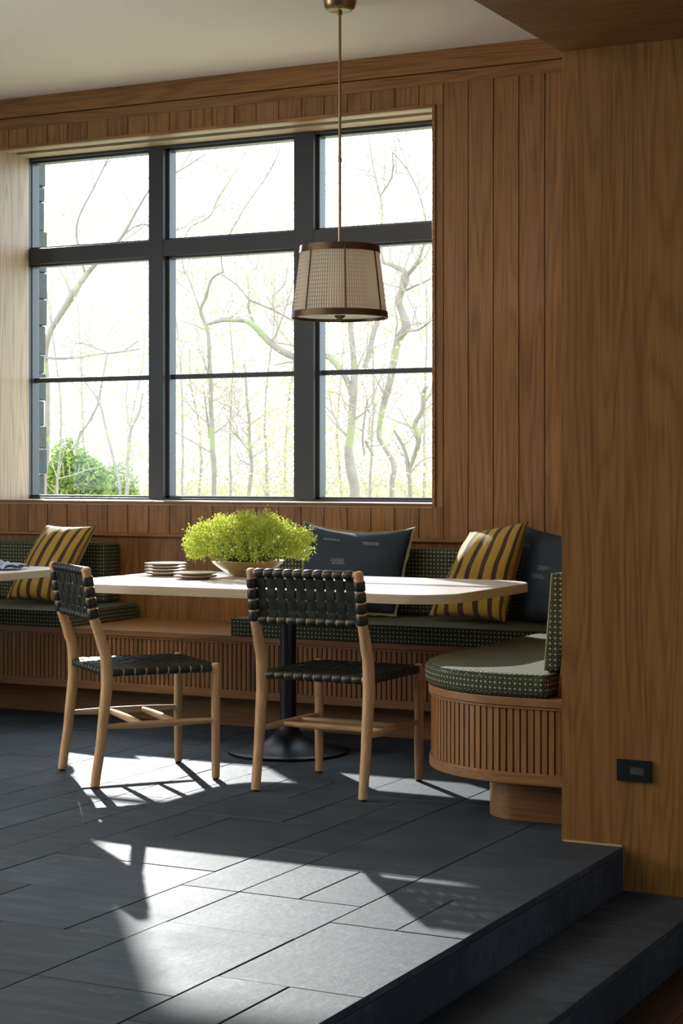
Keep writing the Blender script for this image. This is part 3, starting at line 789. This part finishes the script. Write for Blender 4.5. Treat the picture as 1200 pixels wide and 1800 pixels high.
def make_chair():
    t = empty('dining_chair')
    for s in (-1, 1):
        zs = [0.006+k*(HT-0.013)/26 for k in range(27)]
        l = MB().tube([PB(s*RX, z) for z in zs], [post_r(z) for z in zs], 16)
        e = zs[-1]; l.tube([PB(s*RX, e), PB(s*RX, e+0.005), PB(s*RX, e+0.008)], [post_r(e), 0.0145, 0.009], 16)
        lo = l.build('leg', M['ash'], t, smooth=True)
        MB().tube([(s*RX, RY, 0), (s*RX, RY, 0.007)], 0.0125, 16).build('glide', M['rubber'], lo)
        zs = [0.006, 0.1, 0.22, 0.35, 0.44, 0.450]
        l = MB().tube([(s*FX, FY, z) for z in zs]+[(s*FX, FY, 0.456), (s*FX, FY, 0.4585)], [0.0155, 0.0172, 0.0180, 0.0182, 0.0178, 0.0172, 0.0145, 0.008], 16)
        lo = l.build('leg', M['ash'], t, smooth=True)
        MB().tube([(s*FX, FY, 0), (s*FX, FY, 0.007)], 0.0120, 16).build('glide', M['rubber'], lo)
    ry = RY+leg_y(SZ)
    MB().tube([(-RX, ry, SZ), (RX, ry, SZ)], 0.0125, 12).build('seat_rail', M['ash_x'], t, smooth=True)
    MB().tube([(-FX, FY, SZ), (FX, FY, SZ)], 0.0125, 12).build('seat_rail', M['ash_x'], t, smooth=True)
    for s in (-1, 1): MB().tube([(s*RX, ry, SZ), (s*FX, FY, SZ)], 0.0125, 12).build('seat_rail', M['ash_y'], t, smooth=True)
    ZTOP, ZBOT = HT-0.0145, 0.652
    MB().tube([PB(-RX, ZTOP), PB(RX, ZTOP)], 0.0135, 12).build('top_rail', M['ash_x'], t, smooth=True)
    MB().tube([PB(-RX, ZBOT), PB(RX, ZBOT)], 0.0130, 12).build('back_rail', M['ash_x'], t, smooth=True)
    # spindle stretchers
    def spindle(a, b, r0, r1, mat):
        a = Vector(a); b = Vector(b); n = 14
        MB().tube([a.lerp(b, k/n) for k in range(n+1)], [r0+(r1-r0)*math.sin(PI*k/n)**0.8 for k in range(n+1)], 12).build('stretcher', mat, t, smooth=True)
    zz = 0.232
    for s in (-1, 1): spindle((s*RX, RY+leg_y(zz), zz), (s*FX, FY, zz), 0.0085, 0.0145, M['ash_y'])
    for q in (0.36, 0.66):
        y_ = (RY+leg_y(zz))*(1-q)+FY*q; spindle((-RX+0.006, y_, zz), (RX-0.006, y_, zz), 0.0085, 0.0140, M['ash_x'])
    # woven back
    wb = MB(); NV, NH = 10, 4; th = 0.0026; amp = 0.0024
    xin = RX-0.019; pv = 2*xin/NV; wv = pv-0.0075
    z0, z1 = ZBOT+0.013, ZTOP-0.013
    hz = [(0.667+0.0415*k) for k in range(NH)]; wh = 0.0345
    sl = lambda z: Vector((0, (leg_y(z+0.02)-leg_y(z-0.02))/0.04, 1)).normalized()
    for i in range(NV):
        x_ = -xin+pv*(i+0.5); pts = []
        for face in (1,):
            zs = [ZBOT-0.004]+[h for h in hz]+[ZTOP+0.004]
            seq = []
            for j, h in enumerate(hz):
                sg = 1 if (i+j) % 2 == 0 else -1
                seq += [(h-0.010, sg*amp), (h+0.010, sg*amp)]
            seq = [(ZBOT, -0.0)]+seq+[(ZTOP, 0.0)]
            pts = [PB(x_, z, o) for z, o in seq]
        wb.ribbon(pts, (1, 0, 0), (0, 1, 0), wv, th)
        for zr, rr in ((ZTOP, 0.0168), (ZBOT, 0.0163)):
            a = PB(x_-wv/2, zr); b = PB(x_+wv/2, zr); d = Vector((0.003, 0, 0))
            wb.tube([a, a+d, b-d, b], [rr-0.0015, rr, rr, rr-0.0015], 16)
    for j, h in enumerate(hz):
        pts = [PB(-RX, h, 0)]
        for i in range(NV):
            sg = -1 if (i+j) % 2 == 0 else 1
            x_ = -xin+pv*(i+0.5); pts += [PB(x_-0.009, h, sg*amp), PB(x_+0.009, h, sg*amp)]
        pts.append(PB(RX, h, 0)); wb.ribbon(pts, sl(h), (0, 1, 0), wh, th)
        for s in (-1, 1):
            zsq = [h-wh/2, h-wh/2+0.003, h, h+wh/2-0.003, h+wh/2]
            wb.tube([PB(s*RX, z) for z in zsq], [post_r(z)+(0.0014 if k in (0, 4) else 0.0032) for k, z in enumerate(zsq)], 18)
    wb.build('woven_back', M['strap'], t, smooth=True)
    # woven seat
    ws = MB(); NA, NB = 10, 9; xin = 0.205; pa = 2*xin/NA; wa = pa-0.0065
    ya, yb = ry+0.019, FY-0.018; pb = (yb-ya)/NB; wbw = pb-0.0065
    def sag(x, y):
        u = x/0.23; v = (2*y-(ry+FY))/(FY-ry); return SZ+0.0135-0.012*max(0, 1-u*u)*max(0, 1-v*v)
    for i in range(NA):
        x_ = -xin+pa*(i+0.5); seq = [(ry, SZ+0.0135)]
        for j in range(NB):
            y_ = ya+pb*(j+0.5); sg = 1 if (i+j) % 2 == 0 else -1
            seq += [(y_-pb*0.25, sag(x_, y_)+sg*amp), (y_+pb*0.25, sag(x_, y_)+sg*amp)]
        seq.append((FY, SZ+0.0135)); ws.ribbon([(x_, a, b) for a, b in seq], (1, 0, 0), (0, 0, 1), wa, th)
        for yy_ in (ry, FY):
            d = 0.003; ws.tube([(x_-wa/2, yy_, SZ), (x_-wa/2+d, yy_, SZ), (x_+wa/2-d, yy_, SZ), (x_+wa/2, yy_, SZ)], [0.0146, 0.0162, 0.0162, 0.0146], 16)
    for j in range(NB):
        y_ = ya+pb*(j+0.5); seq = [(-RX, SZ+0.0135)]
        for i in range(NA):
            x_ = -xin+pa*(i+0.5); sg = -1 if (i+j) % 2 == 0 else 1
            seq += [(x_-pa*0.25, sag(x_, y_)+sg*amp), (x_+pa*0.25, sag(x_, y_)+sg*amp)]
        seq.append((RX, SZ+0.0135)); ws.ribbon([(a, y_, b) for a, b in seq], (0, 1, 0), (0, 0, 1), wbw, th)
        for s in (-1, 1):
            xx = s*(RX+(FX-RX)*(y_-ry)/(FY-ry)); d = 0.003
            ws.tube([(xx, y_-wbw/2, SZ), (xx, y_-wbw/2+d, SZ), (xx, y_+wbw/2-d, SZ), (xx, y_+wbw/2, SZ)], [0.0146, 0.0162, 0.0162, 0.0146], 16)
    ws.build('woven_seat', M['strap'], t, smooth=True)
    return t
ch1 = make_chair(); ch1.location = (-4.030, 6.108, 0.0008); ch1.rotation_euler = (0, 0, math.radians(-38.5))
tag(ch1, 'pale wood chair with black woven straps turned at an angle beside the table end', 'chair', 'woven strap chairs at the table')
ch2 = copy_tree(ch1); ch2.location = (-3.197, 6.242, 0.0008); ch2.rotation_euler = (0, 0, math.radians(-0.6))
ch2['label'] = 'pale wood chair with black woven straps seen square from behind in front of the pedestal'

# ------------------------------------------------------------------ things on the tables
def plate_mesh():
    R = 0.0945
    prof = [(0, 0.0), (0.056, 0.0), (0.060, 0.003), (0.078, 0.0065), (R-0.004, 0.0095), (R, 0.0125), (R-0.001, 0.0150), (R-0.006, 0.0150), (0.080, 0.0105), (0.062, 0.0065), (0, 0.0060)]
    mats = [1, 1, 1, 1, 1, 1, 0, 0, 0, 0]
    return MB().lathe(prof, 56, mats=mats)
pl0 = plate_mesh().build('plate', [M['glaze'], M['clay']], None, smooth=True)
first = True
st1 = [('bottom plate of the taller stack near the left of the table', 0), ('second plate up in the taller plate stack', 1), ('third plate up in the taller plate stack', 2), ('topmost cream plate of the taller stack, beside the bowl', 3)]
st2 = [('lower plate of the short two-plate stack by the bowl', 0), ('upper cream plate of the short two-plate stack by the bowl', 1)]
for (cx, cy), lst in (((-4.385, 6.865), st1), ((-4.13, 6.70), st2)):
    for lab, k in lst:
        p = pl0 if first else pl0.copy()
        if not first: COL.objects.link(p)
        first = False
        p.location = (cx+rnd.uniform(-0.002, 0.002), cy+rnd.uniform(-0.002, 0.002), TZ+0.0006+k*0.0138); p.rotation_euler = (0, 0, rnd.uniform(0, 6))
        tag(p, lab, 'plate', 'cream stoneware plates on the table')

BX, BY = -4.03, 6.98
pp = tag(empty('potted_plant', (BX, BY, TZ)), 'lime green leafy plant overflowing a low tan stoneware bowl', 'plant')
prof = [(0, 0.001), (0.062, 0.001), (0.066, 0.004), (0.078, 0.008), (0.112, 0.026), (0.142, 0.048), (0.158, 0.064), (0.163, 0.069), (0.158, 0.0705), (0.148, 0.062), (0.12, 0.042), (0.08, 0.022), (0, 0.016)]
MB().lathe(prof, 64).build('bowl', M['bowl'], pp, smooth=True)
MB().lathe([(0, 0.060), (0.10, 0.058), (0.146, 0.0585)], 40).build('soil', M['soil'], pp, smooth=True)
fo_ = MB(); stm = MB(); r2 = random.Random(21)
def leaf(mb, p, d, up, L, wd):
    d = d.normalized(); s = d.cross(up); s = s.normalized() if s.length > 1e-4 else d.orthogonal().normalized(); n = s.cross(d)
    b = len(mb.v); mb.v += [tuple(p), tuple(p+d*L*0.45+s*wd*0.5+n*L*0.10), tuple(p+d*L), tuple(p+d*L*0.45-s*wd*0.5+n*L*0.10)]
    mb.f.append((b, b+1, b+2, b+3)); mb.m.append(0)
tips = 0
while tips < 1150:
    th_ = r2.uniform(0, 2*PI); ph = math.acos(r2.uniform(-0.30, 1)); rr = r2.uniform(0.55, 1.0)**0.5
    lob = 1+0.10*mnoise.noise(Vector((math.cos(th_)*2.2, math.sin(th_)*2.2, ph*2.2)))*2.0
    x_ = 0.285*math.sin(ph)*math.cos(th_)*rr*lob; y_ = 0.245*math.sin(ph)*math.sin(th_)*rr*lob; z_ = 0.125+0.150*math.cos(ph)*rr*lob
    if math.hypot(x_, y_) < 0.165 and z_ < 0.078: continue
    tip = Vector((x_, y_, max(z_, 0.075)))
    out = (tip-Vector((0, 0, 0.02))).normalized()
    if tips % 5 == 0:
        base = Vector((x_*0.25, y_*0.25, 0.058)); mid = base.lerp(tip, 0.55)+Vector((0, 0, 0.03))
        stm.tube([base, mid, tip], [0.0016, 0.0012, 0.0008], 5)
    for k in range(13):
        dv = (out*0.7+Vector((r2.uniform(-1, 1), r2.uniform(-1, 1), r2.uniform(-0.7, 1)))).normalized()
        p = tip+Vector((r2.gauss(0, 1), r2.gauss(0, 1), r2.gauss(0, 1)))*0.009
        leaf(fo_, p, dv, Vector((r2.uniform(-1, 1), r2.uniform(-1, 1), 1)), r2.uniform(0.009, 0.016), r2.uniform(0.005, 0.009))
    tips += 1
f_ = fo_.build('foliage', M['leaf'], pp, fix=False); f_['kind'] = 'stuff'
s_ = stm.build('stems', M['stem'], pp, smooth=True); s_['kind'] = 'stuff'

# crumpled napkin on the left table
nm = MB(); N = 26; vs = []; fs = []; uvs = []
for j in range(N+1):
    for i in range(N+1):
        u, v = i/N, j/N; a = mnoise.noise(Vector((u*4, v*4, 1.7))); b = mnoise.noise(Vector((u*9+3, v*5, 4.1)))
        h = 0.003+0.060*max(0, 0.35+a*1.1)*(0.3+0.7*math.sin(PI*min(1, max(0, u)))**0.5)*(0.3+0.7*math.sin(PI*v)**0.5)+0.008*abs(b)
        x_ = (u-0.5)*0.25+0.03*mnoise.noise(Vector((u*3, v*3, 9))); y_ = (v-0.5)*0.19+0.03*mnoise.noise(Vector((u*3, v*3, 19)))
        vs.append((x_, y_, h))
for j in range(N):
    for i in range(N):
        q = [(i, j), (i+1, j), (i+1, j+1), (i, j+1)]; fs.append([b*(N+1)+a for a, b in q]); uvs.append([(a/N, b/N) for a, b in q])
nm.add(vs, fs, 0, uvs)
nk = nm.build('napkin', M['napkin'], None, smooth=True, fix=False); nk.location = (-5.345, 6.90, TZ+0.0022); nk.rotation_euler = (0, 0, 0.5)
md = nk.modifiers.new('thick', 'SOLIDIFY'); md.thickness = 0.0015; md.offset = 0
tag(nk, 'crumpled pale blue napkin with a dark hem on the left table', 'napkin')

# ------------------------------------------------------------------ pendant lamp
LX, LY = -3.533, 6.90
pd = tag(empty('pendant_lamp', (LX, LY, 1.863)), 'pendant lamp with pleated cream shade and bronze bands hanging over the table', 'lamp')
ZS0, ZS1, RS0, RS1 = 1.863, 2.170, 0.206, 0.168
def rs(z): return RS0+(RS1-RS0)*(z-ZS0)/(ZS1-ZS0)
oz = ZS0
MB().lathe([(0, CEIL-oz-0.046), (0.030, CEIL-oz-0.046), (0.052, CEIL-oz-0.042), (0.064, CEIL-oz-0.030), (0.070, CEIL-oz-0.008), (0.071, CEIL-oz-0.001), (0, CEIL-oz-0.001)], 48).build('canopy', M['brass'], pd, smooth=True)
MB().tube([(0, 0, 0.20), (0, 0, CEIL-oz-0.044)], 0.0062, 14).tube([(0, 0, 0.665), (0, 0, 0.685)], 0.0082, 14).tube([(0, 0, CEIL-oz-0.062), (0, 0, CEIL-oz-0.044)], 0.011, 14).build('rod', M['brass'], pd, smooth=True)
sh_ = MB(); SEG = 448; rows = 8; vs = []; fs = []; uvs = []
for j in range(rows+1):
    z = 0.024+(ZS1-ZS0-0.050)*j/rows
    for k in range(SEG):
        q = 2*PI*k/SEG; rr = rs(ZS0+z)-0.004+0.0019*math.cos(q*112); vs.append((rr*math.cos(q), rr*math.sin(q), z))
for j in range(rows):
    for k in range(SEG):
        fs.append((j*SEG+k, j*SEG+(k+1) % SEG, (j+1)*SEG+(k+1) % SEG, (j+1)*SEG+k)); uvs.append([(k/SEG, j/rows), ((k+1)/SEG, j/rows), ((k+1)/SEG, (j+1)/rows), (k/SEG, (j+1)/rows)])
sh_.add(vs, fs, 0, uvs); so_ = sh_.build('shade', M['shade'], pd, smooth=True, fix=False)
def ring(z0, z1, t=0.005, out=0.0015):
    a0, a1 = rs(ZS0+z0)+out, rs(ZS0+z1)+out
    return MB().lathe([(a0, z0), (a1, z1), (a1-t, z1), (a0-t, z0)], 96, closed=True)
ring(ZS1-ZS0-0.030, ZS1-ZS0).build('top_band', M['bronze'], pd, smooth=True)
ring(0.0, 0.028).build('bottom_band', M['bronze'], pd, smooth=True)
vc = math.atan2(-LY, -LX)
for k in range(7):
    q = vc+math.radians(7)+2*PI*k/7
    a, b = Vector((math.cos(q), math.sin(q), 0)), None
    MB().tube([a*(rs(ZS0+0.02)+0.0005)+Vector((0, 0, 0.02)), a*(rs(ZS1-0.02)+0.0005)+Vector((0, 0, ZS1-ZS0-0.02))], 0.0032, 8).build('rib', M['bronze'], pd, smooth=True)
MB().lathe([(0, 0.012), (0.195, 0.012), (0.199, 0.016), (0, 0.016)], 72).build('diffuser', M['frost'], pd, smooth=True)
MB().lathe([(0, -0.010), (0.009, -0.008), (0.012, 0.0), (0.022, 0.006), (0.024, 0.0125), (0, 0.0125)], 24).build('finial', M['bronze'], pd, smooth=True)
MB().lathe([(0, ZS1-ZS0-0.016), (rs(ZS1-0.016)-0.004, ZS1-ZS0-0.016), (rs(ZS1-0.016)-0.004, ZS1-ZS0-0.012), (0, ZS1-ZS0-0.012)], 64).build('light_block_disc', M['bronze'], pd, smooth=True)  # unseen disc added to keep outdoor light out of the shade
for k in range(3):
    q = k*2*PI/3; MB().tube([(0, 0, ZS1-ZS0-0.022), (rs(ZS1-0.02)*math.cos(q)*0.98, rs(ZS1-0.02)*math.sin(q)*0.98, ZS1-ZS0-0.022)], 0.003, 8).build('spider_arm', M['bronze'], pd, smooth=True)

# ------------------------------------------------------------------ step light in the pier
slx, slz = -1.826, 0.250
sl_ = tag(empty('step_light', (slx, YP, slz)), 'small black rectangular step light set low in the oak pier', 'light fitting')
hw, hh = 0.058, 0.0345; iw0, iw1, ih = -0.012, 0.032, 0.0115
b = MB(); dz = -0.010
b.box(-hw, iw0, dz, 0, -hh, hh); b.box(iw1, hw, dz, 0, -hh, hh); b.box(iw0, iw1, dz, 0, ih, hh); b.box(iw0, iw1, dz, 0, -hh, -ih)
b.build('faceplate', M['black'], sl_, bevel=0.0012)
MB().add([(iw0, -0.009, -ih), (iw1, -0.0015, -ih), (iw1, -0.0015, ih), (iw0, -0.009, ih), (iw0, -0.0005, -ih), (iw1, -0.0005, -ih), (iw1, -0.0005, ih), (iw0, -0.0005, ih)],
         [(0, 1, 2, 3), (4, 7, 6, 5), (0, 4, 5, 1), (3, 2, 6, 7), (0, 3, 7, 4), (1, 5, 6, 2)]).build('reflector', M['chrome'], sl_)

# ------------------------------------------------------------------ outdoors
GZ = -0.5
struct(MB().box(-120, 60, YB1+0.1, 220, GZ-0.1, GZ).build('ground', M['lawn']))
# stone pillar standing outside, seen at the left edge of the glass
stp = tag(empty('stone_pillar', (-10.76, 13.6, GZ)), 'grey stone block pillar outside at the far left edge of the window', 'pillar')
st = MB(); z = 0.0; rs = random.Random(3)
while z < 5.4:
    h = rs.uniform(0.12, 0.30); e = rs.uniform(-0.02, 0.02)
    st.box(-0.45, -0.05, -0.45+e, 0.45, z+0.004, z+h); st.box(-0.05, 0.45+e, -0.45-e, 0.45, z+0.004, z+h); z += h
st.build('stonework', M['stone'], stp, bevel=0.015)
MB().box(-0.52, 0.52, -0.52, 0.52, z, z+0.08).build('cap_stone', M['stone'], stp, bevel=0.015)
def at(px, py, y):
    u = (px-600)/FPX; v = (HOR-py)/FPX; d = y/(CS+u*SN)
    return Vector((d*(-SN+u*CS), y, EYE+d*v))
def grow(mb, p, d, L, r, depth, rr, tips, spread=0.75):
    n = 5; pts = [p]; rad = [r]; q = p.copy(); dv = d.normalized()
    for k in range(n):
        dv = (dv+Vector((rr.gauss(0, 0.22), rr.gauss(0, 0.22), rr.gauss(0.05, 0.20)))).normalized()
        q = q+dv*(L/n); pts.append(q.copy()); rad.append(max(0.0022, r*(1-0.72*(k+1)/n)))
    mb.tube(pts, rad, 6 if r > 0.02 else 4, caps=False)
    tips.append(q.copy())
    if depth > 0:
        for k in range(rr.choice((2, 3, 3, 4))):
            i = rr.randint(1, n); a = rr.uniform(0.4, 1.0)*spread
            ax = Vector((rr.uniform(-1, 1), rr.uniform(-1, 1)*0.7, rr.uniform(-0.4, 0.9)))
            nd = (dv*(1-a)+ax.normalized()*a*1.2).normalized()
            grow(mb, pts[i], nd, L*rr.uniform(0.5, 0.75), max(0.003, rad[i]*rr.uniform(0.5, 0.7)), depth-1, rr, tips, spread)
def tree(limbs, y, label, seed, leaves=0, twigs=10, tl=0.9, group=None, leafmat='spring', depth=2, yj=0.5):
    """limbs: lists of (px, py, width px); first limb is the trunk and runs down to the ground"""
    rr = random.Random(seed); sc_ = y/0.85/FPX
    p0 = at(limbs[0][0][0], limbs[0][0][1], y); root = Vector((p0.x, y, GZ))
    t = tag(empty('bare_tree', root), label, 'tree', group)
    tk = MB(); tw = MB(); tips = []
    for li, lb in enumerate(limbs):
        pts = []; rad = []; yy = y+(0 if li == 0 else rr.uniform(-yj, yj))
        for k, (px, py, wp) in enumerate(lb):
            yk = y if (k == 0) else y+(yy-y)*k/(len(lb)-1)
            pts.append(at(px, py, yk)-root); rad.append(wp*sc_/2)
        if li == 0:
            pts = [Vector((0, 0, -0.05))]+pts; rad = [rad[0]*1.15]+rad
        # smooth
        P2 = []; R2 = []
        for k in range(len(pts)-1):
            a = pts[max(k-1, 0)]; b = pts[k]; c = pts[k+1]; d = pts[min(k+2, len(pts)-1)]
            for s in range(5):
                u = s/5
                P2.append(0.5*((2*b)+(c-a)*u+(2*a-5*b+4*c-d)*u*u+(3*b-a-3*c+d)*u**3)); R2.append(rad[k]*(1-u)+rad[k+1]*u)
        P2.append(pts[-1]); R2.append(rad[-1])
        P2 = [p+Vector((mnoise.noise(p*2.3+Vector((seed, 0, 0))), 0, mnoise.noise(p*2.3+Vector((0, seed, 0)))))*min(0.035, R2[i]*1.2) for i, p in enumerate(P2)]
        tk.tube(P2, R2, 9)
        for k in range(twigs):
            i = rr.randint(len(P2)//5, len(P2)-1); tang = (P2[i]-P2[i-1]).normalized()
            side = Vector((rr.uniform(-1, 1), rr.uniform(-0.6, 0.6), rr.uniform(-0.15, 1)))
            grow(tw, P2[i], (tang*0.35+side).normalized(), tl*rr.uniform(0.5, 1.25), max(0.006, R2[i]*0.4), depth, rr, tips)
    tk.build('trunk', M['bark'], t, smooth=True, fix=False)
    if tw.v: tw.build('branches', M['twig'], t, smooth=True, fix=False)
    if leaves:
        lf_ = MB()
        for k in range(leaves):
            p = rr.choice(tips)+Vector((rr.gauss(0, 1), rr.gauss(0, 1), rr.gauss(0, 1)))*0.10
            leaf(lf_, p, Vector((rr.uniform(-1, 1), rr.uniform(-1, 1), rr.uniform(-1, 0.6))), Vector((rr.uniform(-1, 1), rr.uniform(-1, 1), 1)), y/17*rr.uniform(0.03, 0.06), y/17*rr.uniform(0.02, 0.035))
        lo = lf_.build('leaves', M[leafmat], t, fix=False); lo['kind'] = 'stuff'
    return t
tree([[(78, 870, 11), (83, 760, 11), (84, 690, 10), (80, 620, 10), (98, 565, 11), (128, 515, 14), (150, 485, 10), (172, 462, 8), (215, 415, 6), (240, 370, 4)],
      [(80, 628, 6), (125, 630, 5), (170, 624, 4), (245, 614, 3)], [(150, 485, 5), (135, 400, 4), (165, 330, 3), (190, 280, 3)], [(240, 370, 4), (268, 330, 3), (315, 300, 3), (360, 272, 2)], [(215, 415, 3), (250, 395, 3), (310, 405, 2), (345, 380, 2)]],
     16.5, 'leaning tree with a thick bent limb seen in the left panes of the window', 5, leaves=260, twigs=7, tl=0.8)
tree([[(212, 875, 6), (200, 810, 5), (185, 750, 5), (173, 706, 5), (150, 670, 3), (140, 645, 2)], [(173, 706, 5), (158, 740, 5), (140, 765, 6), (132, 800, 4)], [(185, 640, 2), (190, 620, 3), (182, 655, 4), (173, 706, 5)],
      [(190, 620, 3), (150, 605, 4), (132, 604, 3)], [(190, 622, 3), (215, 618, 3), (245, 598, 2)]],
     18.5, 'slim forked sapling behind the left lower pane', 9, leaves=160, twigs=4, tl=0.7)
tree([[(222, 875, 7), (224, 820, 6), (229, 760, 6), (245, 725, 5), (252, 690, 3)], [(229, 760, 4), (222, 700, 3), (228, 640, 2)]],
     21.0, 'thin upright tree just left of the first mullion', 12, leaves=220, twigs=8, tl=0.9)
tree([[(377, 875, 9), (376, 815, 10), (374, 790, 10), (371, 720, 8), (369, 660, 8), (366, 600, 7), (361, 572, 7), (351, 545, 6), (362, 520, 6), (372, 490, 5), (392, 478, 4)], [(368, 770, 5), (362, 720, 4), (358, 690, 4)],
      [(361, 570, 5), (390, 562, 4), (410, 558, 3)], [(351, 545, 4), (335, 500, 3), (325, 480, 2)], [(392, 478, 3), (390, 440, 3), (410, 400, 3), (440, 350, 2), (475, 300, 2), (492, 262, 2)], [(325, 480, 3), (318, 440, 3), (335, 400, 3), (368, 380, 3), (385, 345, 3), (415, 300, 2)]],
     18.0, 'slender tree with a kinked trunk in the middle panes of the window', 15, leaves=320, twigs=8, tl=0.9)
tree([[(436, 875, 7), (442, 820, 7), (438, 760, 6), (433, 690, 5), (430, 640, 3)], [(442, 800, 4), (420, 770, 3), (402, 755, 3)]],
     20.0, 'short thin tree low in the middle pane near the second mullion', 18, leaves=380, twigs=10, tl=0.7)
tree([[(622, 880, 17), (617, 830, 18), (612, 790, 15), (619, 740, 13), (622, 690, 13), (620, 620, 10), (618, 560, 9), (622, 500, 6), (630, 440, 4)],
      [(619, 695, 10), (603, 655, 10), (572, 625, 11), (545, 640, 12), (505, 622, 12), (470, 598, 12), (448, 575, 12), (430, 563, 8), (395, 562, 6), (362, 570, 3)],
      [(640, 645, 9), (655, 590, 9), (664, 565, 9), (672, 530, 5)], [(448, 575, 5), (436, 540, 5), (437, 528, 4), (415, 500, 3), (385, 480, 3)], [(480, 545, 3), (482, 520, 4), (500, 500, 3), (505, 470, 2)], [(437, 528, 4), (480, 545, 4), (512, 562, 3)]],
     17.5, 'big ivy flecked tree with a long sweeping limb in the right panes', 23, leaves=420, twigs=6, tl=0.8)
tree([[(690, 880, 9), (692, 820, 9), (672, 780, 8), (665, 760, 9), (682, 690, 12), (690, 640, 12), (700, 600, 13), (716, 572, 16), (710, 545, 13), (703, 525, 12), (714, 495, 13), (713, 480, 10), (690, 468, 8), (672, 460, 6)],
      [(714, 485, 7), (730, 468, 7), (742, 440, 4), (752, 400, 3)], [(672, 460, 6), (668, 420, 4), (672, 385, 4), (668, 345, 3), (655, 290, 3), (648, 240, 2)], [(668, 345, 3), (688, 310, 3), (690, 268, 2)], [(752, 400, 4), (738, 345, 3), (715, 300, 3), (690, 268, 2)], [(711, 580, 5), (735, 580, 4), (757, 565, 3)], [(714, 510, 5), (730, 502, 4), (757, 490, 3)], [(640, 800, 3), (636, 770, 4), (645, 705, 3)], [(655, 800, 4), (640, 775, 4)]],
     16.0, 'stout twisting tree trunk in the right lower pane', 28, leaves=260, twigs=6, tl=0.8)
tree([[(722, 880, 7), (718, 830, 8), (710, 790, 6), (692, 755, 5)], [(718, 830, 5), (728, 800, 8), (735, 770, 9), (728, 745, 8), (742, 720, 8), (745, 690, 7), (752, 680, 4)], [(735, 770, 4), (744, 755, 3)]],
     15.0, 'small ivy covered tree at the right edge of the window', 33, leaves=260, twigs=5, tl=0.5)
# thinner trees standing further back
gtree = 'thin bare trees of the pale woodland behind'
for k in range(12):
    px_ = [100, 150, 235, 320, 350, 405, 470, 500, 570, 600, 650, 745][k]; yy_ = 23.0+2.3*((k*5) % 12)
    hgt = rnd.uniform(250, 430); x2 = px_+rnd.uniform(-25, 25)
    tree([[(px_, 872, 5), (px_+rnd.uniform(-8, 8), 872-hgt*0.4, 4), (x2, 872-hgt*0.75, 3), (x2+rnd.uniform(-15, 15), 872-hgt, 2)]],
         yy_, 'thin pale bare tree of the woodland behind the larger trees', 50+k, leaves=900, twigs=20, tl=1.6, group=gtree)
# shrub and undergrowth
def bushy(name, cx, cy, rx, rz, n, mat, label, cat, seed, kind=None, L=0.09):
    rr = random.Random(seed); mb = MB(); sm_ = MB()
    for k in range(n):
        a = rr.uniform(0, 2*PI); b = math.acos(rr.uniform(-0.2, 1)); q = rr.uniform(0.5, 1)**0.5
        p = Vector((rx*math.sin(b)*math.cos(a)*q, rx*0.8*math.sin(b)*math.sin(a)*q, rz*(0.45+0.55*math.cos(b)*q)))
        p *= 1+0.22*mnoise.noise(p*1.3+Vector((seed, 0, 0)))
        leaf(mb, p, Vector((rr.uniform(-1, 1), rr.uniform(-1, 1), rr.uniform(-0.5, 1))), Vector((rr.uniform(-1, 1), rr.uniform(-1, 1), 1)), L*rr.uniform(0.7, 1.4), L*rr.uniform(0.5, 0.8))
    for k in range(14):
        a = rr.uniform(0, 2*PI); sm_.tube([(0, 0, 0), (rx*0.3*math.cos(a), rx*0.3*math.sin(a), rz*0.4), (rx*0.7*math.cos(a), rx*0.5*math.sin(a), rz*0.8)], [0.03, 0.02, 0.006], 5)
    t = tag(empty(name, (cx, cy, GZ)), label, cat, kind=kind)
    f = mb.build('foliage', M[mat], t, fix=False); f['kind'] = 'stuff'
    sm_.build('stems', M['twig'], t, smooth=True); return t
p = at(132, 860, 26.0)
bushy('shrub', p.x, 26.0, 0.62, 2.25, 5200, 'bushleaf', 'round fresh green shrub low in the left pane of the window', 'shrub', 4)
p = at(196, 865, 30.0)
bushy('shrub', p.x, 30.0, 0.6, 1.75, 2200, 'bushleaf', 'smaller yellow green shrub right of the round green shrub', 'shrub', 8)
ug = MB(); rr = random.Random(77)
for k in range(26000):
    px_ = rr.uniform(40, 800); y_ = rr.uniform(34, 48); base = at(px_, 860, y_)
    h = abs(rr.gauss(0, 0.75))+0.1; h = h*(1.2+1.0*mnoise.noise(Vector((base.x*0.45, y_*0.3, 0))))
    p = Vector((base.x, y_, GZ+max(0.02, h)*1.6))
    leaf(ug, p, Vector((rr.uniform(-1, 1), rr.uniform(-1, 1), rr.uniform(-0.3, 1))), Vector((rr.uniform(-1, 1), rr.uniform(-1, 1), 1)), rr.uniform(0.06, 0.14), rr.uniform(0.03, 0.07))
uo = ug.build('undergrowth', M['undergrowth'], None, fix=False)
tag(uo, 'pale dry undergrowth at the foot of the woodland outside', 'undergrowth', kind='stuff')
